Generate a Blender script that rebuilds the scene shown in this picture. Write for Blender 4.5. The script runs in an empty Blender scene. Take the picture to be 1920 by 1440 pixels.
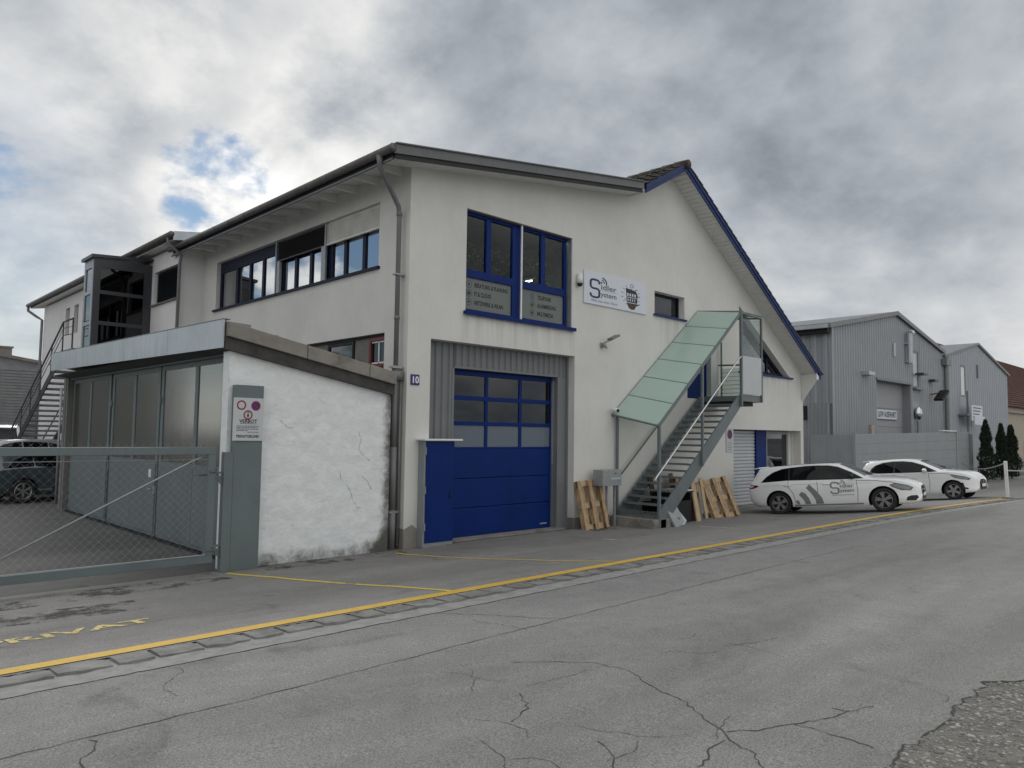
import bpy, bmesh, math, random
from mathutils import Vector, Matrix, geometry
from mathutils.bvhtree import BVHTree

rad = math.radians
random.seed(11)
S = bpy.context.scene
COL = S.collection

# ------------------------------------------------------------------ camera, sky, sun, exposure
cam_d = bpy.data.cameras.new('camera')
cam = bpy.data.objects.new('camera', cam_d); COL.objects.link(cam); S.camera = cam
yaw, pitch, roll = rad(43.967), rad(3.833), rad(0.782)
fwd = Vector((math.sin(yaw)*math.cos(pitch), math.cos(yaw)*math.cos(pitch), math.sin(pitch)))
rgt = Vector((math.cos(yaw), -math.sin(yaw), 0)); up = rgt.cross(fwd)
r2 = rgt*math.cos(roll)+up*math.sin(roll); u2 = -rgt*math.sin(roll)+up*math.cos(roll)
cam.matrix_world = Matrix(((r2.x, u2.x, -fwd.x, -9.012), (r2.y, u2.y, -fwd.y, -12.453), (r2.z, u2.z, -fwd.z, 2.35), (0, 0, 0, 1)))
cam_d.sensor_width = 36; cam_d.lens = 1395.5/1920*36
cam_d.clip_start = .05; cam_d.clip_end = 3000

SUN_AZ, SUN_EL = 25, 44
S.view_settings.view_transform = 'Standard'; S.view_settings.look = 'None'
S.view_settings.gamma = 1; S.view_settings.use_curve_mapping = False
S.view_settings.exposure = 0.0
S.cycles.max_bounces = 8; S.cycles.transparent_max_bounces = 16
S.cycles.use_denoising = True

sun_d = bpy.data.lights.new('sun', 'SUN'); sun = bpy.data.objects.new('sun', sun_d); COL.objects.link(sun)
sun_d.energy = 1.0; sun_d.angle = rad(25); sun_d.color = (1, .97, .92)
sdir = Vector((math.sin(rad(SUN_AZ))*math.cos(rad(SUN_EL)), math.cos(rad(SUN_AZ))*math.cos(rad(SUN_EL)), math.sin(rad(SUN_EL))))
sun.rotation_euler = sdir.to_track_quat('Z', 'Y').to_euler()
sun.location = sdir*60


class NT:
    """small helper to wire shader nodes"""
    def __init__(s, nt): s.t = nt
    def n(s, kind, ins=None, **kw):
        nd = s.t.nodes.new(kind)
        for k, v in kw.items(): setattr(nd, k, v)
        for k, v in (ins or {}).items():
            if isinstance(v, tuple) and len(v) == 2 and hasattr(v[0], 'outputs'): s.t.links.new(v[0].outputs[v[1]], nd.inputs[k])
            elif hasattr(v, 'outputs'): s.t.links.new(v.outputs[0], nd.inputs[k])
            else: nd.inputs[k].default_value = v
        return nd
    def m(s, op, a, b=None, c=None, clamp=False):
        ins = {0: a}
        if b is not None: ins[1] = b
        if c is not None: ins[2] = c
        return s.n('ShaderNodeMath', ins, operation=op, use_clamp=clamp)
    def mix(s, f, a, b, blend='MIX'):
        nd = s.t.nodes.new('ShaderNodeMix'); nd.data_type = 'RGBA'; nd.blend_type = blend
        for k, v in ((0, f), (6, a), (7, b)):
            if isinstance(v, tuple) and len(v) == 2 and hasattr(v[0], 'outputs'): s.t.links.new(v[0].outputs[v[1]], nd.inputs[k])
            elif hasattr(v, 'outputs'): s.t.links.new(v.outputs[2] if v.bl_idname == 'ShaderNodeMix' else v.outputs[0], nd.inputs[k])
            else: nd.inputs[k].default_value = (*v, 1) if isinstance(v, tuple) and len(v) == 3 else v
        return nd
    def ramp(s, f, stops, interp='LINEAR'):
        nd = s.n('ShaderNodeValToRGB', {0: f}); nd.color_ramp.interpolation = interp
        el = nd.color_ramp.elements
        while len(el) < len(stops): el.new(.5)
        for e, (p, c) in zip(el, stops):
            e.position = p; e.color = (c, c, c, 1) if not isinstance(c, tuple) else (*c, 1)
        return nd
    def rng(s, v, a, b, c=0., d=1., smooth=True):
        return s.n('ShaderNodeMapRange', {0: v, 1: a, 2: b, 3: c, 4: d}, interpolation_type='SMOOTHSTEP' if smooth else 'LINEAR')


def build_world():
    w = bpy.data.worlds.new('World'); S.world = w; w.use_nodes = True
    t = w.node_tree; t.nodes.clear(); N = NT(t)
    tc = N.n('ShaderNodeTexCoord')
    d = N.n('ShaderNodeVectorMath', {0: (tc, 0)}, operation='NORMALIZE')
    xyz = N.n('ShaderNodeSeparateXYZ', {0: d})
    zc = N.m('ADD', N.m('MAXIMUM', (xyz, 2), 0.0), .48)
    px = N.m('DIVIDE', (xyz, 0), zc); py = N.m('DIVIDE', (xyz, 1), zc)
    P = N.n('ShaderNodeCombineXYZ', {0: px, 1: py, 2: 0.0})
    def noise(scale, detail, rough, dist, off, vec=P):
        mp = N.n('ShaderNodeMapping', {0: vec, 1: off, 3: (1, 1, 1)})
        return N.n('ShaderNodeTexNoise', {0: mp, 'Scale': scale, 'Detail': detail, 'Roughness': rough, 'Distortion': dist})
    def blob(dx, dy, dz, r0, r1):
        v = Vector((dx, dy, dz)).normalized()
        dt = N.n('ShaderNodeVectorMath', {0: d, 1: tuple(v)}, operation='DOT_PRODUCT')
        return N.rng((dt, 1), math.cos(rad(r1)), math.cos(rad(r0)))
    nA = noise(1.7, 6, .48, .12, (3.1, 1.7, 0))         # cloud mass
    nB = noise(3.1, 10, .585, .10, (7.4, 2.2, 0))         # billows
    nB2 = noise(3.1, 10, .585, .10, (7.4-.045, 2.2-.085, 0))   # the same, a step towards the sun: gives the billows a lit and a shaded side
    nC = noise(.9, 3, .5, .1, (1.3, 5.1, 0))           # big light / dark fields
    nD = noise(8.0, 8, .56, .15, (2.0, 9.0, 0))         # ragged edges
    # gaps of blue sky low on the left, where the cloud deck breaks up
    wide = blob(-.55, .79, .27, 8, 50)
    gap = N.m('MAXIMUM', N.m('MULTIPLY', wide, .95), N.m('MAXIMUM', N.m('MULTIPLY', blob(.352, .888, .296, .5, 6.2), .80), N.m('MULTIPLY', blob(.12, .95, .315, .5, 8), .9)))
    n2 = N.rng(N.m('ADD', N.m('MULTIPLY', (nB, 0), .60), N.m('MULTIPLY', (nD, 0), .40)), .36, .64, 0, 1, False)
    cover = N.rng(N.m('ADD', n2, N.m('SUBTRACT', 1.0, gap)), .42, .80)
    cover = N.m('MULTIPLY', cover, N.m('SUBTRACT', 1.0, N.m('MULTIPLY', blob(.0, .97, .14, 3, 20), .35)))
    # the deck is white and thin almost everywhere; a thick grey bank hangs ahead and to the right, a smaller one upper left
    tex = N.m('ADD', N.m('MULTIPLY', (nB, 0), .45), N.m('ADD', N.m('MULTIPLY', (nC, 0), .45), N.m('ADD', N.m('MULTIPLY', (nA, 0), .25), N.m('MULTIPLY', (nD, 0), .10))))
    wob = N.m('ADD', N.m('MULTIPLY', N.m('SUBTRACT', (nA, 0), .5), .38), N.m('MULTIPLY', N.m('SUBTRACT', (nB, 0), .5), .30))
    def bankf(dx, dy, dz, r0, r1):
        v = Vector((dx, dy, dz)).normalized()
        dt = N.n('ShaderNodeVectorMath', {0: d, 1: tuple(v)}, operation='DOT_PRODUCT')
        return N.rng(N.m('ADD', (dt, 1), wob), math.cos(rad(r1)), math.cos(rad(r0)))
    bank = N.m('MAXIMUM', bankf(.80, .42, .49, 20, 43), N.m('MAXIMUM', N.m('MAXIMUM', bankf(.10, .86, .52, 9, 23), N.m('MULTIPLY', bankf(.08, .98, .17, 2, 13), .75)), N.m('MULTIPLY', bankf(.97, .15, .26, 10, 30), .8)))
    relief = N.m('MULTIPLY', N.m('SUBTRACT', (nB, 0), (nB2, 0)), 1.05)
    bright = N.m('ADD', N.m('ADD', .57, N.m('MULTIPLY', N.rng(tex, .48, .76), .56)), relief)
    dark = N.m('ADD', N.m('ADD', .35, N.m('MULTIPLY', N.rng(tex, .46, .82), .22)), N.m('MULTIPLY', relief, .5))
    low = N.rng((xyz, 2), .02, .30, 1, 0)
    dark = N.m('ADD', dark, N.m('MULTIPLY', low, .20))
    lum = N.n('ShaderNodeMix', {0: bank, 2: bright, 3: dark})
    glow = N.m('MAXIMUM', blob(.385, .82, .42, 2, 15), N.m('MULTIPLY', blob(.24, .93, .27, 1, 13), .8))
    lum = N.m('ADD', lum, N.m('MULTIPLY', N.m('MULTIPLY', glow, N.rng(tex, .46, .74)), .38))
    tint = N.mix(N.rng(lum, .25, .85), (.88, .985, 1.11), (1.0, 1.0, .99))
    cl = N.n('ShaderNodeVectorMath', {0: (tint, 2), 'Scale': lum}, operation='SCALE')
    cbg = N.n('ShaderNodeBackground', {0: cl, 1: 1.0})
    sky = N.n('ShaderNodeTexSky'); sky.sky_type = 'NISHITA'; sky.sun_disc = False
    sky.sun_elevation = rad(SUN_EL); sky.sun_rotation = rad(SUN_AZ); sky.dust_density = .2; sky.ozone_density = 3; sky.air_density = 1.2
    sbg = N.n('ShaderNodeBackground', {0: sky, 1: .075})
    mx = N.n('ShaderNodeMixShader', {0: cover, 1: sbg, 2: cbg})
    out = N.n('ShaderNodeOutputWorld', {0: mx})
build_world()


# ------------------------------------------------------------------ materials
MATS = {}
def pm(name, col, rough=.6, metal=0., var=.10, vs=3., bump=0., bs=60., spec=.5, streak=0., fine=.0, stain=0., coat=0., ior=1.5, scl=(1, 1, 1)):
    """one real-world material: colour with mottling, optional rain streaks, stains and fine relief"""
    if name in MATS: return MATS[name]
    m = bpy.data.materials.new(name); m.use_nodes = True; MATS[name] = m
    t = m.node_tree; t.nodes.clear(); N = NT(t)
    geo = N.n('ShaderNodeNewGeometry')
    mp = N.n('ShaderNodeMapping', {0: geo, 3: scl})
    c = N.n('ShaderNodeRGB'); c.outputs[0].default_value = (*col, 1)
    f = N.n('ShaderNodeTexNoise', {0: mp, 'Scale': vs, 'Detail': 6, 'Roughness': .62})
    k = N.rng((f, 0), .3, .7, 1-var, 1+var, False)
    if fine:
        f2 = N.n('ShaderNodeTexNoise', {0: mp, 'Scale': vs*22, 'Detail': 3, 'Roughness': .7})
        k = N.m('MULTIPLY', k, N.rng((f2, 0), .3, .7, 1-fine, 1+fine, False))
    if streak:
        mp2 = N.n('ShaderNodeMapping', {0: geo, 3: (5, 5, .35)})
        f3 = N.n('ShaderNodeTexNoise', {0: mp2, 'Scale': 1.3, 'Detail': 5, 'Roughness': .65})
        k = N.m('MULTIPLY', k, N.rng((f3, 0), .48, .72, 1, 1-streak))
    if stain:
        f4 = N.n('ShaderNodeTexNoise', {0: mp, 'Scale': vs*.45, 'Detail': 8, 'Roughness': .7, 'Distortion': .6})
        k = N.m('MULTIPLY', k, N.rng((f4, 0), .5, .68, 1, 1-stain))
    cc = N.n('ShaderNodeVectorMath', {0: c, 'Scale': k}, operation='SCALE')
    b = N.n('ShaderNodeBsdfPrincipled', {'Base Color': cc, 'Roughness': rough, 'Metallic': metal, 'IOR': ior, 'Specular IOR Level': spec, 'Coat Weight': coat, 'Coat Roughness': .04})
    if bump:
        fb = N.n('ShaderNodeTexNoise', {0: mp, 'Scale': bs, 'Detail': 4, 'Roughness': .6})
        bn = N.n('ShaderNodeBump', {'Strength': bump, 'Distance': .01, 'Height': fb})
        t.links.new(bn.outputs[0], b.inputs['Normal'])
    N.n('ShaderNodeOutputMaterial', {0: b})
    return m

def glass_mat(name, tint, refl_ior=1.5, film=0., filmcol=(.4, .45, .43)):
    """window glass: mirror reflection by Fresnel over a tinted see-through pane, optionally frosted film"""
    if name in MATS: return MATS[name]
    m = bpy.data.materials.new(name); m.use_nodes = True; MATS[name] = m
    t = m.node_tree; t.nodes.clear(); N = NT(t)
    tr = N.n('ShaderNodeBsdfTransparent', {0: (*tint, 1)})
    body = tr
    if film:
        df = N.n('ShaderNodeBsdfDiffuse', {0: (*filmcol, 1)}); tl = N.n('ShaderNodeBsdfTranslucent', {0: (*filmcol, 1)})
        fm = N.n('ShaderNodeMixShader', {0: .5, 1: df, 2: tl})
        body = N.n('ShaderNodeMixShader', {0: film, 1: tr, 2: fm})
    geo = N.n('ShaderNodeNewGeometry')
    nz = N.n('ShaderNodeTexNoise', {0: geo, 'Scale': 1.1, 'Detail': 1})
    bn = N.n('ShaderNodeBump', {'Strength': .03, 'Distance': .05, 'Height': nz})
    gl = N.n('ShaderNodeBsdfGlossy', {0: (.95, .97, 1, 1), 'Roughness': .015 if not film else .15, 'Normal': bn})
    fr = N.n('ShaderNodeFresnel', {0: N.m('POWER', refl_ior, N.m('SUBTRACT', 1.0, N.m('MULTIPLY', (geo, 'Backfacing'), 2.0))), 1: bn})
    mx = N.n('ShaderNodeMixShader', {0: fr, 1: body, 2: gl})
    N.n('ShaderNodeOutputMaterial', {0: mx})
    return m

def asphalt(name, base, light=0., tone=(1, 1, 1), seed=0.):
    m = bpy.data.materials.new(name); m.use_nodes = True; MATS[name] = m
    t = m.node_tree; t.nodes.clear(); N = NT(t)
    geo = N.n('ShaderNodeNewGeometry')
    mp = N.n('ShaderNodeMapping', {0: geo, 1: (seed, seed*.7, 0)})
    mpl = N.n('ShaderNodeMapping', {0: geo, 1: (seed, 3, 0), 3: (.16, .8, 1)})
    big = N.n('ShaderNodeTexNoise', {0: mpl, 'Scale': .55, 'Detail': 6, 'Roughness': .6, 'Distortion': .4})
    mid = N.n('ShaderNodeTexNoise', {0: mp, 'Scale': 2.3, 'Detail': 8, 'Roughness': .7, 'Distortion': .3})
    grain = N.n('ShaderNodeTexNoise', {0: mp, 'Scale': 75, 'Detail': 3, 'Roughness': .75})
    vor = N.n('ShaderNodeTexVoronoi', {0: mp, 'Scale': 95})
    k = N.rng((big, 0), .33, .67, .80, 1.18+light, False)
    k = N.m('MULTIPLY', k, N.rng((mid, 0), .3, .72, .89, 1.11, False))
    k = N.m('MULTIPLY', k, N.rng((grain, 0), .32, .68, .52, 1.48, False))
    k = N.m('MULTIPLY', k, N.rng((vor, 'Distance'), .0, .5, 1.12, .9, False))
    # oil and damp stains
    st = N.n('ShaderNodeTexNoise', {0: mp, 'Scale': .9, 'Detail': 5, 'Roughness': .55, 'Distortion': 1.2})
    k = N.m('MULTIPLY', k, N.rng((st, 0), .60, .74, 1, .70))
    # pale exposed chips
    ch = N.n('ShaderNodeTexVoronoi', {0: mp, 'Scale': 42, 'Randomness': 1})
    chip = N.rng((ch, 'Distance'), .06, .13, 1, 0)
    k = N.m('ADD', k, N.m('MULTIPLY', chip, .75))
    c = N.n('ShaderNodeRGB'); c.outputs[0].default_value = (base*tone[0], base*tone[1], base*tone[2], 1)
    cc = N.n('ShaderNodeVectorMath', {0: c, 'Scale': k}, operation='SCALE')
    h = N.m('ADD', N.m('MULTIPLY', (grain, 0), 1.0), N.m('MULTIPLY', (vor, 'Distance'), .8))
    bn = N.n('ShaderNodeBump', {'Strength': .55, 'Distance': .008, 'Height': h})
    b = N.n('ShaderNodeBsdfPrincipled', {'Base Color': cc, 'Roughness': .82, 'Specular IOR Level': .35, 'Normal': bn})
    N.n('ShaderNodeOutputMaterial', {0: b})
    return m

def worn_paint(name, col, wear=.5, scale=9, rough=.6):
    """thermoplastic road paint, worn through to whatever it lies on"""
    m = bpy.data.materials.new(name); m.use_nodes = True; MATS[name] = m
    t = m.node_tree; t.nodes.clear(); N = NT(t)
    geo = N.n('ShaderNodeNewGeometry')
    a = N.n('ShaderNodeTexNoise', {0: geo, 'Scale': scale, 'Detail': 9, 'Roughness': .78})
    g = N.n('ShaderNodeTexNoise', {0: geo, 'Scale': 60, 'Detail': 3, 'Roughness': .7})
    s = N.n('ShaderNodeTexNoise', {0: geo, 'Scale': 1.2, 'Detail': 3})
    v = N.m('ADD', N.m('MULTIPLY', (a, 0), .6), N.m('ADD', N.m('MULTIPLY', (g, 0), .25), N.m('MULTIPLY', (s, 0), .35)))
    al = N.rng(v, wear-.04, wear+.06)
    k = N.rng((a, 0), .3, .7, .82, 1.12, False)
    c = N.n('ShaderNodeRGB'); c.outputs[0].default_value = (*col, 1)
    cc = N.n('ShaderNodeVectorMath', {0: c, 'Scale': k}, operation='SCALE')
    b = N.n('ShaderNodeBsdfPrincipled', {'Base Color': cc, 'Roughness': rough})
    tr = N.n('ShaderNodeBsdfTransparent')
    mx = N.n('ShaderNodeMixShader', {0: al, 1: tr, 2: b})
    N.n('ShaderNodeOutputMaterial', {0: mx})
    return m

def rough_plaster():
    """old hand-thrown white render: trowel dents, grime, mould near the right edge and the foot"""
    m = bpy.data.materials.new('old white render'); m.use_nodes = True; MATS['old'] = m
    t = m.node_tree; t.nodes.clear(); N = NT(t)
    geo = N.n('ShaderNodeNewGeometry'); sp = N.n('ShaderNodeSeparateXYZ', {0: geo})
    mp = N.n('ShaderNodeMapping', {0: geo, 3: (.8, 1, 1.15)})
    a = N.n('ShaderNodeTexNoise', {0: mp, 'Scale': 5, 'Detail': 7, 'Roughness': .62, 'Distortion': .7})
    b1 = N.n('ShaderNodeTexNoise', {0: mp, 'Scale': 13, 'Detail': 6, 'Roughness': .6, 'Distortion': 1.2})
    g = N.n('ShaderNodeTexNoise', {0: geo, 'Scale': 3.2, 'Detail': 10, 'Roughness': .76, 'Distortion': .3})
    k = N.rng((a, 0), .35, .7, 1.04, .90, False)
    k = N.m('MULTIPLY', k, N.rng((b1, 0), .62, .74, 1, .72))
    # mould: strongest at the right-hand edge, in the splash zone, in blotches
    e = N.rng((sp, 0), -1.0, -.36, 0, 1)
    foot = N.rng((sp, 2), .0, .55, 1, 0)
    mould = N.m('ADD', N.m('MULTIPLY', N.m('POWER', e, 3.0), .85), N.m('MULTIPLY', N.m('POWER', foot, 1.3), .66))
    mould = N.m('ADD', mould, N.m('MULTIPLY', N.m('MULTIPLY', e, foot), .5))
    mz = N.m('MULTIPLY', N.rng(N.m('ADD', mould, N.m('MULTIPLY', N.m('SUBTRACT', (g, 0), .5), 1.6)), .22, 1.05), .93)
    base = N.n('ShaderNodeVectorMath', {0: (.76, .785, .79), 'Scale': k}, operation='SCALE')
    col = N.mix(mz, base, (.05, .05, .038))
    tan = N.m('MULTIPLY', N.rng((g, 0), .55, .75), N.m('MULTIPLY', e, .5))
    col = N.mix(tan, col, (.40, .35, .26))
    h = N.m('ADD', N.m('MULTIPLY', (a, 0), 1.3), N.m('MULTIPLY', (b1, 0), .9))
    bn = N.n('ShaderNodeBump', {'Strength': .38, 'Distance': .02, 'Height': h})
    b = N.n('ShaderNodeBsdfPrincipled', {'Base Color': (col, 2), 'Roughness': .88, 'Normal': bn, 'Specular IOR Level': .2})
    N.n('ShaderNodeOutputMaterial', {0: b})
    return m

def plaster(name, col):
    """fine scraped render of the main house: vertical rub marks and faint rain tracks"""
    m = bpy.data.materials.new(name); m.use_nodes = True; MATS[name] = m
    t = m.node_tree; t.nodes.clear(); N = NT(t)
    geo = N.n('ShaderNodeNewGeometry')
    mv = N.n('ShaderNodeMapping', {0: geo, 3: (4.2, 4.2, 1.6)})
    a = N.n('ShaderNodeTexNoise', {0: mv, 'Scale': 1.6, 'Detail': 7, 'Roughness': .65, 'Distortion': .5})
    bgn = N.n('ShaderNodeTexNoise', {0: geo, 'Scale': .55, 'Detail': 6, 'Roughness': .6})
    mr = N.n('ShaderNodeMapping', {0: geo, 3: (4, 4, .22)})
    r = N.n('ShaderNodeTexNoise', {0: mr, 'Scale': 1.1, 'Detail': 6, 'Roughness': .7})
    g = N.n('ShaderNodeTexNoise', {0: geo, 'Scale': 90, 'Detail': 3, 'Roughness': .7})
    sp = N.n('ShaderNodeTexNoise', {0: mv, 'Scale': 3.0, 'Detail': 4, 'Roughness': .6, 'Distortion': 1.5})
    k = N.rng((a, 0), .32, .68, .975, 1.015, False)
    k = N.m('MULTIPLY', k, N.rng((bgn, 0), .3, .7, .91, 1.06, False))
    k = N.m('MULTIPLY', k, N.rng((r, 0), .58, .80, 1, .93))
    k = N.m('MULTIPLY', k, N.rng((sp, 0), .64, .74, 1, .88))
    k = N.m('MULTIPLY', k, N.rng((g, 0), .3, .7, .93, 1.07, False))
    pz = N.n('ShaderNodeSeparateXYZ', {0: geo})
    spl = N.m('MULTIPLY', N.rng((pz, 2), .0, .9, 1, 0), N.rng((bgn, 0), .35, .62))
    k = N.m('MULTIPLY', k, N.m('SUBTRACT', 1.0, N.m('MULTIPLY', spl, .45)))
    for x0_, x1_, z_, hh in ((1.4, 5.25, 4.99, 1.0), (8.6, 10.3, 5.82, 1.1), (13.4, 17.3, 4.48, .9)):
        inx = N.m('MULTIPLY', N.rng((pz, 0), x0_, x0_+.12), N.rng((pz, 0), x1_-.12, x1_, 1, 0))
        tear = N.m('MULTIPLY', N.m('MULTIPLY', N.rng((pz, 2), z_-hh, z_, 0, 1, False), N.rng((pz, 2), z_, z_+.02, 1, 0)), N.rng((r, 0), .42, .66))
        k = N.m('MULTIPLY', k, N.m('SUBTRACT', 1.0, N.m('MULTIPLY', N.m('MULTIPLY', inx, tear), .22)))
    c = N.n('ShaderNodeRGB'); c.outputs[0].default_value = (*col, 1)
    cc = N.n('ShaderNodeVectorMath', {0: c, 'Scale': k}, operation='SCALE')
    h = N.m('ADD', N.m('MULTIPLY', (sp, 0), .5), N.m('MULTIPLY', (g, 0), .35))
    bn = N.n('ShaderNodeBump', {'Strength': .3, 'Distance': .012, 'Height': h})
    b = N.n('ShaderNodeBsdfPrincipled', {'Base Color': cc, 'Roughness': .9, 'Specular IOR Level': .2, 'Normal': bn})
    N.n('ShaderNodeOutputMaterial', {0: b})
    return m

M_wall = plaster('scraped white render', (.655, .65, .62))
M_wall2 = plaster('pale render', (.72, .71, .71))
M_old = rough_plaster()
M_blue = pm('royal blue paint', (.0010, .020, .135), .5, spec=.16, var=.10, vs=1.2, streak=.12, stain=.12, bump=.05, bs=8)
M_navy = pm('blue verge board', (.015, .034, .125), .5, spec=.25, var=.14, vs=4)
M_navyd = pm('dark blue window frame', (.004, .008, .028), .45, spec=.2, var=.06)
M_anth = pm('anthracite aluminium', (.035, .04, .048), .4, var=.07, vs=2)
M_steel = pm('grey painted steel', (.125, .155, .16), .45, var=.10, vs=1.6, streak=.07, fine=.04, bump=.08, bs=12)
M_steell = pm('pale grey painted steel', (.24, .265, .275), .45, var=.08, vs=2, streak=.12)
M_stair = pm('blue grey stair steel', (.135, .16, .17), .45, var=.12, vs=2.5, streak=.1)
M_galv = pm('galvanised steel', (.32, .34, .35), .42, metal=.35, var=.12, vs=8)
M_zinc = pm('zinc sheet', (.46, .50, .53), .42, metal=.3, var=.12, vs=1.3, streak=.14)
M_zincd = pm('weathered zinc', (.20, .205, .21), .5, metal=.2, var=.12, vs=3, streak=.1)
M_gut = pm('dark zinc gutter', (.12, .115, .11), .5, metal=.2, var=.2, vs=4, stain=.3)
M_pipe = pm('grey downpipe', (.17, .17, .175), .5, var=.1, vs=3, streak=.15)
M_clad = pm('grey profiled sheet', (.165, .175, .185), .5, var=.05, vs=2, streak=.06)
M_hall = pm('silver grey hall sheet', (.30, .315, .335), .45, metal=.25, var=.06, vs=1.0, streak=.08)
M_hall2 = pm('pale hall sheet', (.32, .34, .37), .5, metal=.2, var=.05, vs=1.0, streak=.1)
M_hgate = pm('hall gate sheet', (.30, .31, .325), .5, var=.05, vs=1)
M_encl = pm('grey board fence', (.27, .285, .30), .6, var=.07, vs=1.2, streak=.1)
M_white = pm('white paint', (.74, .75, .76), .5, var=.05)
M_soff = pm('white soffit board', (.66, .66, .64), .6, var=.06, vs=5)
M_black = pm('black', (.008, .008, .009), .6, var=.02)
M_rubber = pm('tyre rubber', (.018, .018, .019), .8, var=.1)
M_conc = pm('weathered concrete', (.24, .225, .20), .9, var=.18, vs=3, stain=.45, fine=.12, bump=.3, bs=40)
M_concd = pm('mossy dark concrete', (.06, .058, .055), .92, var=.35, vs=3, stain=.4, fine=.2, bump=.4, bs=30)
M_stone = pm('grey kerb granite', (.20, .198, .19), .85, var=.35, vs=4, fine=.18, bump=.5, bs=35)
M_mortar = pm('kerb mortar', (.27, .27, .26), .95, var=.2, vs=7, fine=.2, bump=.4, bs=40)
M_tile = pm('dark clay roof tile', (.05, .042, .036), .85, var=.5, vs=4, stain=.4, fine=.2)
M_tilen = pm('navy glazed verge tile', (.018, .022, .045), .45, var=.2, vs=5)
M_redtile = pm('red clay tile', (.105, .045, .034), .85, var=.4, vs=1.2, fine=.25)
M_wood = pm('raw pallet wood', (.40, .28, .165), .85, var=.38, vs=3, stain=.35, fine=.15, scl=(7, 7, 1.4), bump=.15, bs=20)
M_woodd = pm('dark pallet block', (.15, .095, .055), .85, var=.3, vs=6)
M_woodl = pm('pale softwood board', (.50, .38, .23), .8, var=.25, vs=3, fine=.1, scl=(7, 7, 1.4))
M_brown = pm('brown hardboard', (.055, .032, .02), .6, var=.2, vs=4)
M_red = pm('oxblood window paint', (.14, .028, .025), .5, var=.15)
M_inside = pm('room interior', (.10, .095, .085), .9, var=.2)
M_panel = pm('grey fibre cement', (.16, .155, .145), .8, var=.14, vs=3, stain=.2)
M_blind = pm('aluminium blind slat', (.78, .78, .74), .5, metal=.0, var=.1)
M_blindd = pm('dark blind slat', (.05, .05, .055), .5, var=.1)
M_beige = pm('beige render', (.42, .38, .31), .9, var=.1, vs=2)
M_siding = pm('grey shingle siding', (.27, .275, .28), .85, var=.14, vs=3)
M_carw = pm('white car lacquer', (.78, .79, .80), .28, var=.015, coat=1., spec=.5)
M_cargd = pm('dark green grey car lacquer', (.045, .062, .07), .25, var=.02, coat=1.)
M_carsil = pm('silver car lacquer', (.32, .34, .35), .3, metal=.4, var=.02, coat=1.)
M_carblk = pm('black car lacquer', (.008, .009, .012), .25, var=.02, coat=1.)
M_carbl = pm('blue car lacquer', (.02, .04, .16), .3, var=.02, coat=1.)
M_cglass = pm('tinted car glass', (.003, .004, .005), .03, var=.01, spec=.35, ior=1.45)
M_wglass = pm('windscreen glass', (.03, .04, .04), .02, var=.01, spec=.8, ior=1.7)
M_rim = pm('machined alloy', (.36, .36, .37), .35, metal=.7, var=.05)
M_rimd = pm('grey alloy', (.13, .13, .135), .4, metal=.6, var=.05)
M_chrome = pm('chrome trim', (.6, .61, .62), .15, metal=1., var=.02)
M_lamp = pm('headlamp', (.20, .22, .24), .08, var=.3, vs=30, ior=1.6)
M_rlamp = pm('tail lamp', (.10, .008, .01), .15, var=.1)
M_trim = pm('grey car foil', (.20, .205, .21), .4, var=.04)
M_signw = pm('white sign face', (.63, .67, .74), .45, var=.025, vs=2)
M_signg = pm('grey white sign plate', (.50, .52, .53), .5, var=.04)
M_ink = pm('dark blue ink', (.008, .018, .07), .5, var=.03)
M_inkb = pm('black ink', (.012, .013, .015), .5, var=.03)
M_inkg = pm('grey ink', (.12, .13, .15), .5, var=.05)
M_sred = pm('sign red', (.22, .012, .03), .5, var=.05)
M_sblue = pm('sign blue', (.035, .015, .16), .5, var=.05)
M_leaf = pm('house plant leaf', (.10, .15, .065), .5, var=.4, vs=12)
M_cyp = pm('cypress foliage', (.018, .03, .015), .85, var=.5, vs=6, fine=.3)
M_bark = pm('bare twigs', (.09, .075, .065), .9, var=.2)
M_alum = pm('white roller slat', (.48, .50, .53), .4, var=.04, streak=.06)
M_glint = pm('stainless rail', (.55, .56, .56), .25, metal=1., var=.05)
M_yel = worn_paint('yellow road paint', (.62, .40, .055), .435, 9)
M_yeln = worn_paint('bright yellow line paint', (.66, .50, .06), .50, 8)
M_yelw = worn_paint('worn yellow lettering', (.62, .50, .19), .535, 14)
M_whtw = worn_paint('worn white line paint', (.50, .50, .47), .575, 7)
M_scuff = worn_paint('pale scuffed patch', (.34, .335, .32), .66, 10)
M_crack = pm('dark crack', (.05, .048, .045), .95, var=.3, vs=9)  # dark tone of the open seams and cracks
M_dirt = pm('dry dirt', (.15, .145, .13), .95, var=.3, vs=8, fine=.25, bump=.6, bs=60)
M_peb = pm('pebble', (.25, .245, .23), .8, var=.15, vs=22)
def per_piece(m, lo, hi):
    """every loose piece of the mesh gets its own lightness"""
    N = NT(m.node_tree); b = next(n for n in m.node_tree.nodes if n.bl_idname == 'ShaderNodeBsdfPrincipled'); src = b.inputs['Base Color'].links[0].from_node
    g = N.n('ShaderNodeNewGeometry'); k = N.rng((g, 'Random Per Island'), 0, 1, lo, hi, False)
    v = N.n('ShaderNodeVectorMath', {0: src, 'Scale': k}, operation='SCALE'); m.node_tree.links.new(v.outputs[0], b.inputs['Base Color'])
per_piece(M_peb, .45, 1.5)
M_asf = asphalt('old forecourt asphalt', .235, 0., (1.0, .975, .945), 2.)
M_road = asphalt('grey road asphalt', .232, .10, (1.0, 1, .97), 9.)
M_far = asphalt('yard asphalt', .18, 0., (1, .99, .97), 15.)
G_side = glass_mat('coated strip window glass', (.05, .06, .065), 8.0)
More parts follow.
